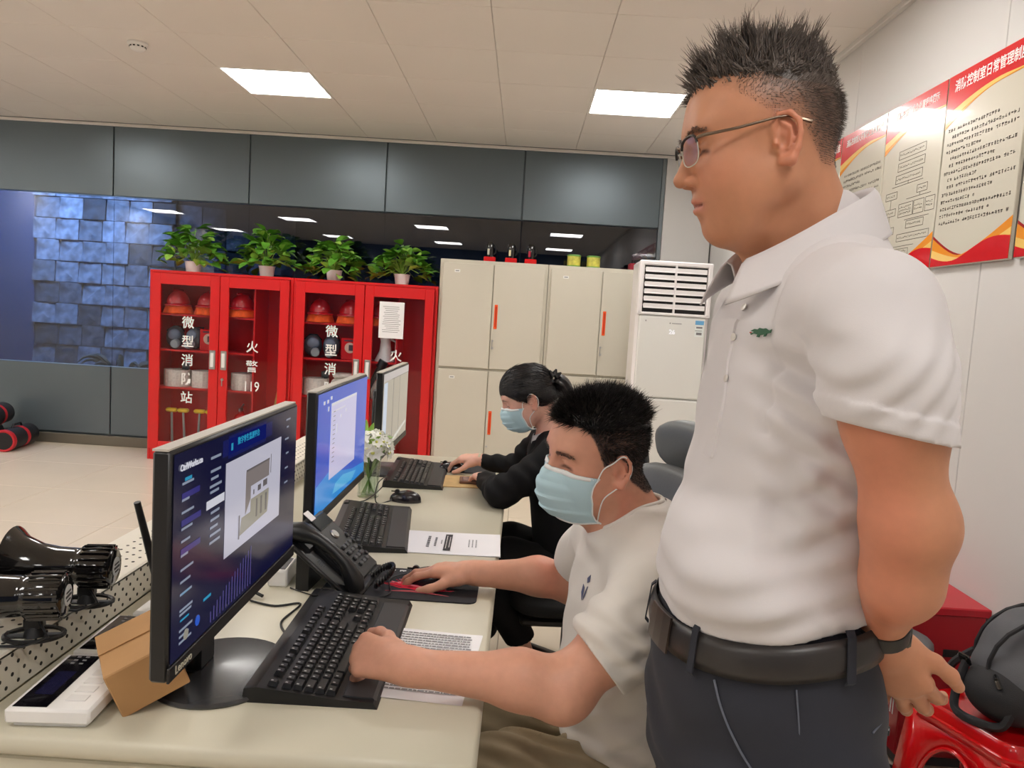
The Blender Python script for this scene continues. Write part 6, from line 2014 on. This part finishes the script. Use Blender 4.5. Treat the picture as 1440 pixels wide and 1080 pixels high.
def lapel(u_, v_):
    a = R(28) + u_ * R(304)
    q = Vector((.118, 2.765, .97)) + Vector((-math.cos(a) * .07, -math.sin(a) * .066, -.045 * math.cos(a))) * (1 + .35 * v_) + Vector((0, 0, .03 - .05 * v_))
    return tuple(q - Vector(OW))
MB().grid(lapel, 40, 4).build('jacket_collar', M_suit, wom, 60, solid=.003)
MB().lathe([(.0235, -.006), (.027, -.005), (.027, .005), (.0235, .006)], 20, M=T(-.142 - OW[0], 3.079 - OW[1], .815) @ Vector((-.95, .28, -.05)).to_track_quat('Z', 'Y').to_matrix().to_4x4(), cap=False).build('bracelet', mat('jade', rgb(196, 186, 160), .3), wom, 60)
Fp = Field((-.3, 2.5, .02), (.4, 3.06, .66), .0065)
Fp.loft([.44, .5, .57], [.215, .21, .2], [2.78] * 3, [.12, .12, .11], [.13, .12, .11], [.175, .17, .16], 4, 0)
for s in (-1, 1):
    Fp.chain([(.19, 2.78 + s * .085, .5), (.0, 2.78 + s * .1, .535), (-.16, 2.78 + s * .1, .52)], [.088, .075, .062], .04)
Fp.chain([(-.16, 2.88, .52), (-.08, 2.88, .2)], [.062, .05], .03)
Fp.chain([(-.16, 2.68, .52), (-.02, 2.70, .36), (.055, 2.72, .235)], [.062, .06, .055], .03)
Fp.cut((.06, 2.72, .23), (.35, .1, -1), (-.1, 2.5, .02), (.3, 2.8, .3))
Vp, Fq2 = Fp.mesh(); Vp = relax(Vp, Fq2, 2)
np_mesh('trousers', Vp, Fq2, M_suit, wom, OW)
Ff = Field((-.2, 2.62, 0), (.2, 2.84, .3), .0045)
Ff.chain([(.045, 2.72, .27), (.085, 2.73, .15), (.075, 2.735, .1)], [.034, .03, .032], .02)
Ff.chain([(.075, 2.735, .09), (-.02, 2.74, .045), (-.09, 2.74, .03)], [.032, .028, .022], .02)
Vf, Fq3 = Ff.mesh(); Vf = relax(Vf, Fq3, 2)
np_mesh('foot', Vf, Fq3, M_skin, wom, OW, np.tile(lin(206, 158, 134), (len(Vf), 1)))
mb = MB()
mb.tube([(.11 - OW[0], 2.735 - OW[1], .1), (.085 - OW[0], 2.735 - OW[1], .05), (.02 - OW[0], 2.74 - OW[1], .02), (-.06 - OW[0], 2.74 - OW[1], .022), (-.115 - OW[0], 2.74 - OW[1], .02)], [.03, .036, .03, .034, .018], 12)
mb.tube([(.1 - OW[0], 2.735 - OW[1], .05), (.105 - OW[0], 2.735 - OW[1], .0)], [.016, .009], 8)
mb.build('shoe', M_shoe, wom, 60)
shoe(wom, OW, (-.05, 2.88, 0), 4, sc=.88)
# ------------------------------------------------------------------ office chairs
M_chair_g = mat('chair_grey_leather', rgb(104, 108, 110), .42, bump=(160, .25, .001))
M_chair_b = mat('chair_black_fabric', rgb(22, 22, 24), .8, bump=(400, .3, .001))
def cushion(w, d, h_, puff=.012, n=2.8):
    """rounded pad, w along x, d along y, h along z, centred"""
    def srf(u_, v_):
        a = 2 * math.pi * u_; th = math.pi * (v_ - .5)
        ct = abs(math.cos(th)) ** .45; st_ = math.copysign(abs(math.sin(th)) ** .7, math.sin(th))
        ca, sa = math.cos(a), math.sin(a)
        r_ = 1 / (abs(ca) ** n + abs(sa) ** n) ** (1 / n)
        return (w / 2 * ct * r_ * ca, d / 2 * ct * r_ * sa, h_ / 2 * st_ + puff * ct * 0)
    return srf
def office_chair(loc, rz, label, m, head=True, arms=True, backh=.46, sz=.46):
    """faces local -x"""
    t = thing('office_chair', label, 'chair', loc, rz, 'office chairs')
    MB().grid(cushion(.48, .48, .085, n=4.5), 48, 14, M=T(0, 0, sz), close_u=True).build('seat', m, t, 60)
    MB().box((0, 0, sz - .055), (.4, .4, .03), .01).build('seat_pan', M_black, t, 40)
    BK = T(.225, 0, .56 + backh / 2) @ RY(82)
    def bent(u_, v_):
        p = cushion(backh, .45, .06)(u_, v_)
        return (p[0], p[1], p[2] - .55 * p[1] ** 2 + .22 * p[0] ** 2)
    MB().grid(bent, 40, 14, M=BK, close_u=True).build('backrest', m, t, 60)
    MB().tube([(.05, 0, .4), (.26, 0, .42), (.305, 0, .55), (.31, 0, .9 if head else .75)], [.025, .025, .022, .018], 8).build('back_post', M_black, t, 60)
    if head:
        def hb(u_, v_):
            p = cushion(.125, .27, .05)(u_, v_)
            return (p[0], p[1], p[2] - .8 * p[1] ** 2)
        MB().grid(hb, 36, 12, M=T(.26, 0, 1.135) @ RY(76), close_u=True).build('headrest', m, t, 60)
        MB().tube([(.31, 0, .88), (.32, 0, 1.0), (.295, 0, 1.13)], [.016, .014, .02], 8).build('headrest_post', M_black, t, 60)
        MB().box((.3, 0, 1.175), (.05, .09, .06), .015).build('headrest_bracket', M_black, t, 40)
    if arms:
        for s in (-1, 1):
            MB().tube([(.08, s * .2, .41), (.08, s * .27, .42), (.07, s * .28, .6)], [.016, .018, .016], 8).build('arm_post', M_black, t, 60)
            MB().box((.02, s * .28, .615), (.24, .075, .03), .012).build('arm_pad', M_black, t, 40)
    MB().lathe([(0, .1), (.026, .1), (.026, .26), (.018, .26), (.018, sz - .06), (0, sz - .06)], 16).build('gas_lift', M_black, t, 40)
    for k in range(5):
        a = R(72 * k + 50)
        leg = MB().tube([(0, 0, .11), (.29 * math.cos(a), .29 * math.sin(a), .075)], [.03, .018], 8).build('base_leg', M_black, t, 60)
        c, s_ = math.cos(a), math.sin(a)
        MB().cyl((.29 * c - .02 * s_, .29 * s_ + .02 * c, .03), (.29 * c + .02 * s_, .29 * s_ - .02 * c, .03), .03, 14).build('caster', M_black, leg, 40)
    return t
office_chair((.165, 1.585, 0), 24, 'grey leather office chair with headrest behind the seated man', M_chair_g, True, False, .54, .395)
office_chair((.235, 2.80, 0), 4, 'black office chair under the seated woman', M_chair_b, False, True, .46, .4)
office_chair((1.045, 2.35, 0), 135, 'grey leather office chair standing in front of the red box', M_chair_g, False, False, .4)

# ------------------------------------------------------------------ red alarm cabinet by the right wall
t = thing('alarm_cabinet', 'low red steel cabinet marked Emergency Call against the right wall', 'cabinet', (1.43, 2.715, 0))
MB().box((0, 0, .285), (.25, .56, .49), .004).build('body', mat('deep_red', rgb(172, 18, 34), .35), t)
MB().box((0, 0, .02), (.22, .52, .04), .002).build('plinth', M_grey_rub, t)
MB().box((0, 0, .54), (.27, .58, .028), .004).build('lid', mat('deep_red_lid', rgb(186, 18, 38), .3), t)
MB().box((.02, -.283, .4), (.05, .006, .025), .002).build('slot', M_black, t)
MB().box((-.03, -.12, .575), (.05, .05, .04), .008).cyl((-.03, -.12, .595), (-.03, -.12, .61), .016, 10).build('knob', M_black_gloss, t, 40)
MB().lathe([(0, 0), (.02, 0), (.018, .008), (0, .01)], 16, M=T(.07, -.283, .27) @ RX(90)).build('key_switch', M_steel, t, 40)
text('lettering', 'Emergency Call', .075, frame((-.1256, -.015, .185), (0, -1, 0), (0, 0, 1), (-1, 0, 0)), M_white_paint, t)

# ------------------------------------------------------------------ red plastic stools with a backpack on top
M_red_st = mat('stool_red', rgb(206, 14, 20), .2, coat=.4)
def stool(loc, rz, label):
    t = thing('plastic_stool', label, 'stool', loc, rz, 'red plastic stools')
    H_, wt, wb = .45, .145, .18
    def rr(w, n_, cr=.045):
        pts = []
        for k in range(4):
            cx = (w - cr) * (1 if k in (0, 3) else -1); cy = (w - cr) * (1 if k in (0, 1) else -1)
            for q in range(n_):
                a = R(90 * k + 90 * q / (n_ - 1)); pts.append((cx + cr * math.cos(a), cy + cr * math.sin(a)))
        return pts
    n_ = 6
    rings = [(wt - .05, H_ - .006), (wt - .012, H_ - .004), (wt - .004, H_), (wt, H_ - .006), (wt + .003, H_ - .03), (wt + .01, H_ - .032), (wt + .012, H_ - .05)]
    vs, fs = [], []
    for w, z in rings: vs += [(x, y, z) for x, y in rr(w, n_)]
    m_ = 4 * n_
    for i in range(len(rings) - 1):
        for k in range(m_): fs.append((i * m_ + k, i * m_ + (k + 1) % m_, (i + 1) * m_ + (k + 1) % m_, (i + 1) * m_ + k))
    fs = [tuple(reversed(f)) for f in fs] + [tuple(range(m_))]
    MB().add(vs, fs).build('seat', M_red_st, t, 50, solid=.004)
    for k in range(4):
        # each side: a panel with an arched opening that leaves two legs
        mb = MB()
        def pt(x, z, o=0):
            s = (H_ - .04 - z) / (H_ - .04)
            hw_ = (wt + .008) + (wb - wt) * s
            return (x * hw_, -(hw_ + o), z)
        outer = []; N_ = 18
        arch = []
        for q in range(N_ + 1):
            a = math.pi * q / N_
            arch.append((-math.cos(a) * .56, .22 + .145 * math.sin(a)))
        pts_o = [(-1, 0)] + [(-1 + 2 * q / N_, H_ - .04) for q in range(N_ + 1)] + [(1, 0)]
        pts_i = [(-.62, 0)] + arch + [(.62, 0)]
        v3 = [pt(*p) for p in pts_o] + [pt(*p) for p in pts_i]
        c_ = len(pts_o)
        f3 = [(i, i + 1, c_ + i + 1, c_ + i) for i in range(c_ - 1)]
        mb.add(v3, f3, RZ(90 * k))
        p_ = mb.build('leg_panel', M_red_st, t, 40, solid=.006)
        MB().tube([tuple(RZ(90 * k) @ Vector(pt(*q, .004))) for q in pts_i], .006, 6).build('arch_rim', M_red_st, p_, 60)
    MB().lathe([(.02, H_ + .0005), (.03, H_ + .002), (.04, H_ + .0005)], 20, cap=False).build('top_ring', M_red_st, t, 60)
    return t
s0 = stool((1.315, 1.945, 0), 20, 'red plastic stool under the grey backpack, beside the right wall')
M_bp = mat('pack_grey', rgb(92, 92, 96), .75, noise=(15, .08), bump=(500, .4, .001))
M_bpd = mat('pack_dark', rgb(34, 33, 36), .75, bump=(500, .4, .001))
t = thing('backpack', 'grey and black backpack lying on the red stool', 'backpack', (1.385, 1.94, .452), -15)
Fb_ = Field((-.2, -.2, 0), (.2, .2, .36), .006)
Fb_.ell((.02, 0, .14), [.155, .145, .15], None, 0)
Fb_.ell((.02, .0, .1), [.165, .15, .1], None, .04)
Fb_.ell((-.06, -.03, .1), [.09, .12, .085], None, .02)
Fb_.cut((0, 0, .003), (0, 0, -1), Fb_.lo, Fb_.lo + Fb_.n * Fb_.h)
Fb_.warp(Fb_.lo, Fb_.lo + Fb_.n * Fb_.h, lambda X, Y, Z: .003 * np.sin(X * 45 + Z * 30) * np.sin(Y * 35 + Z * 20))
Vb, Fq = Fb_.mesh(); Vb = relax(Vb, Fq, 2)
np_mesh('bag', Vb, Fq, M_bp, t, (0, 0, 0))
def arcpt(a, r1, r2, y): return (.02 + r1 * math.cos(R(a)), y, .13 + r2 * math.sin(R(a)))
MB().tube([arcpt(a, .158, .155, -.075) for a in range(20, 200, 15)], .006, 6).build('zip', M_bpd, t, 60)
MB().tube([arcpt(a, .15, .15, .06) for a in range(20, 200, 15)], .006, 6).build('zip', M_bpd, t, 60)
Fb_ = Field((-.22, -.2, 0), (.1, .1, .2), .006)
Fb_.ell((-.08, -.06, .075), [.1, .105, .075], None, 0)
Fb_.cut((0, 0, .004), (0, 0, -1), Fb_.lo, Fb_.lo + Fb_.n * Fb_.h)
Vb, Fq = Fb_.mesh(); Vb = relax(Vb, Fq, 2)
np_mesh('side_pocket', Vb, Fq, M_bpd, t, (0, 0, 0))
for (x, y, z, r1) in ((-.175, -.02, .13, 30), (-.13, -.13, .125, -10)):
    b = MB(T(x, y, z) @ RZ(r1) @ RY(-25)).box((0, 0, 0), (.012, .034, .03), .004).build('buckle', M_black_gloss, t)
    MB(T(x - .006, y, z + .006) @ RZ(r1) @ RY(-25)).box((0, 0, 0), (.004, .03, .004), .001).build('buckle_bar', M_steel, t)
MB().tube(smooth([(-.17, -.02, .13), (-.19, -.04, .07), (-.2, -.07, .016), (-.17, -.12, .012), (-.12, -.15, .02), (-.1, -.15, .06)], 6), .011, 6).build('strap', M_bpd, t, 60)
MB().tube(smooth([(-.13, .06, .13), (-.17, .08, .08), (-.18, .09, .03), (-.13, .1, .012)], 6), .01, 6).build('strap', M_bpd, t, 60)

# ------------------------------------------------------------------ rule boards on the right wall
M_bd = mat('board_face', rgb(214, 208, 192), .22, coat=.6, coat_rough=.06)
M_bd_red = mat('board_red', rgb(216, 16, 30), .25, coat=.6, coat_rough=.06)
M_bd_dred = mat('board_dark_red', rgb(160, 22, 22), .25, coat=.6, coat_rough=.06)
M_bd_or = mat('board_orange', rgb(240, 150, 40), .25, coat=.6, coat_rough=.06)
M_bd_ye = mat('board_yellow', rgb(250, 205, 110), .25, coat=.6, coat_rough=.06)
M_txt = mat('board_ink', rgb(70, 62, 54), .5)
BZ0, BZ1, BW = 1.685, 2.40, .485
def board(y_far, label, title, kind, width=BW):
    """u runs towards the camera (left to right for a reader), v up; origin at the lower left"""
    t = thing('rule_board', label, 'notice board', (XR - .004, y_far, BZ0), 0, 'rule boards on the right wall')
    Hh = BZ1 - BZ0
    BMt = frame((0, 0, 0), (0, -1, 0), (0, 0, 1), (-1, 0, 0))
    MB(BMt).box((width / 2, Hh / 2, .007), (width - .004, Hh, .014), .002).build('panel', M_bd, t)
    def poly(name, pts, m, d=.0145):
        MB(BMt).prism([(u_ * width, v_ * Hh) for u_, v_ in pts], d - .0006, d).build(name, m, t)
    x = [k / 16 for k in range(17)]
    lim = lambda v: .004 + .992 * v
    top = [(lim(a), .997) for a in x]
    cur = lambda a: .80 + .075 * math.sin(min(a / .75, 1) * math.pi / 2) - .03 * max(0, a - .7)
    cur2 = lambda a: .755 + .105 * math.sin(min(a / .8, 1) * math.pi / 2) + .02 * max(0, a - .75)
    cur3 = lambda a: .725 + .13 * math.sin(min(a / .75, 1) * math.pi / 2) + .015 * max(0, a - .75)
    poly('orange_swoosh', [(lim(a), .9) for a in x] + [(lim(a), cur3(a)) for a in reversed(x)], M_bd_or, .0148)
    poly('yellow_swoosh', [(lim(a), .9) for a in x] + [(lim(a), cur2(a)) for a in reversed(x)], M_bd_ye, .0152)
    poly('red_header', top + [(lim(a), cur(a)) for a in reversed(x)], M_bd_red, .0156)
    b1 = lambda a: .13 - .1 * math.sin(a * math.pi * .55) + .09 * max(0, a - .3)
    poly('dark_swoosh', [(lim(a), .0 + .005) for a in x] + [(lim(a), .17 - .12 * math.sin(min(a, .5) * math.pi)) for a in reversed(x) if a <= .62], M_bd_dred, .0148)
    poly('orange_foot', [(lim(a), .005) for a in x] + [(lim(a), .155 - .115 * math.sin(min(a, .5) * math.pi) + .28 * max(0, a - .35) ** 1.3) for a in reversed(x)], M_bd_or, .0152)
    poly('yellow_foot', [(lim(a), .005) for a in x] + [(lim(a), .095 - .06 * math.sin(min(a, .5) * math.pi) + .22 * max(0, a - .4) ** 1.3) for a in reversed(x)], M_bd_ye, .0156)
    poly('red_foot', [(lim(a), .005) for a in x] + [(lim(a), .055 - .03 * math.sin(a * 6) + .07 * max(0, a - .35)) for a in reversed(x)], M_bd_red, .016)
    if title:
        text('title', title, .047 if len(title) < 13 else .036, BMt @ T(width * .53, Hh * .93, .0158), M_white_paint, t, weight=.0006, sx=.82 if len(title) < 13 else .74)
    rn = random.Random(int(y_far * 100))
    mb = MB(BMt)
    if kind == 'text':
        v = .70
        while v > .2:
            ind = .12 if rn.random() < .45 else .06
            end = rn.choice((.94, .94, .94, .5, .7))
            u_ = ind
            while u_ < end:
                # one small character: a few strokes
                cw, ch = .014, .0145
                cx, cy = u_ * width, v * Hh
                for q in range(rn.choice((3, 4, 4))):
                    if rn.random() < .6: mb.box((cx + cw / 2, cy + rn.uniform(.1, .9) * ch, .0146), (cw * rn.uniform(.5, .95), .002, .0004))
                    else: mb.box((cx + rn.uniform(.2, .8) * cw, cy + ch / 2, .0146), (.002, ch * rn.uniform(.5, .95), .0004))
                u_ += .016 / width
                if rn.random() < .05: u_ += .014 / width
            v -= .037
        mb.build('text_lines', M_txt, t)
    elif kind == 'chart':
        def fbox(u_, v_, w, h_, lines=1):
            for (a, b, c, d) in ((0, h_ / 2, w, .002), (0, -h_ / 2, w, .002), (-w / 2, 0, .002, h_), (w / 2, 0, .002, h_)):
                mb.box((u_ * width + a, v_ * Hh + b, .0146), (c, d, .0004))
            for q in range(lines):
                yy = v_ * Hh + ((lines - 1) / 2 - q) * .013
                n_ = max(2, int((w - .016) / .0125))
                for r_ in range(n_):
                    for z_ in range(3): mb.box((u_ * width - w / 2 + .012 + r_ * .0125, yy + rn.uniform(-.004, .004), .0146), (.009 * rn.uniform(.5, 1), .0014, .0004))
        def ln_(u0, v0, u1, v1):
            mb.box(((u0 + u1) / 2 * width, (v0 + v1) / 2 * Hh, .0146), (max(abs(u1 - u0) * width, .002), max(abs(v1 - v0) * Hh, .002), .0004))
        fbox(.52, .69, .22, .034); fbox(.52, .62, .22, .034); fbox(.5, .55, .22, .034)
        ln_(.22, .51, .75, .51); ln_(.5, .51, .5, .53)
        fbox(.22, .46, .1, .03); fbox(.75, .46, .08, .03)
        fbox(.22, .36, .1, .03); fbox(.5, .36, .12, .055, 3); fbox(.72, .36, .08, .055, 2); fbox(.9, .36, .07, .055, 2)
        ln_(.22, .38, .22, .44); ln_(.5, .42, .9, .42); ln_(.72, .42, .72, .44)
        ln_(.5, .30, .9, .30); fbox(.68, .27, .14, .03); fbox(.22, .25, .1, .03); ln_(.22, .27, .22, .34)
        fbox(.66, .2, .26, .03); ln_(.22, .15, .22, .23); ln_(.22, .15, .7, .15); fbox(.45, .11, .16, .035, 2)
        mb.build('flow_chart', M_txt, t)
    return t
board(4.495, 'glossy rule board nearest the corner, mostly hidden by the standing man\'s neck', '消防控制室管理技术标准', 'text')
board(4.005, 'glossy rule board with red header, left of the flow chart board', '消防控制室火灾事故应急处置程序', 'text')
board(3.515, 'glossy board with a flow chart under its red header', '消防控制室应急处置程序图示', 'chart')
board(3.025, 'glossy rule board with dense print, right of the flow chart board', '消防控制室日常管理制度', 'text')
board(2.515, 'glossy rule board cut off by the right edge of the picture', '', 'text')
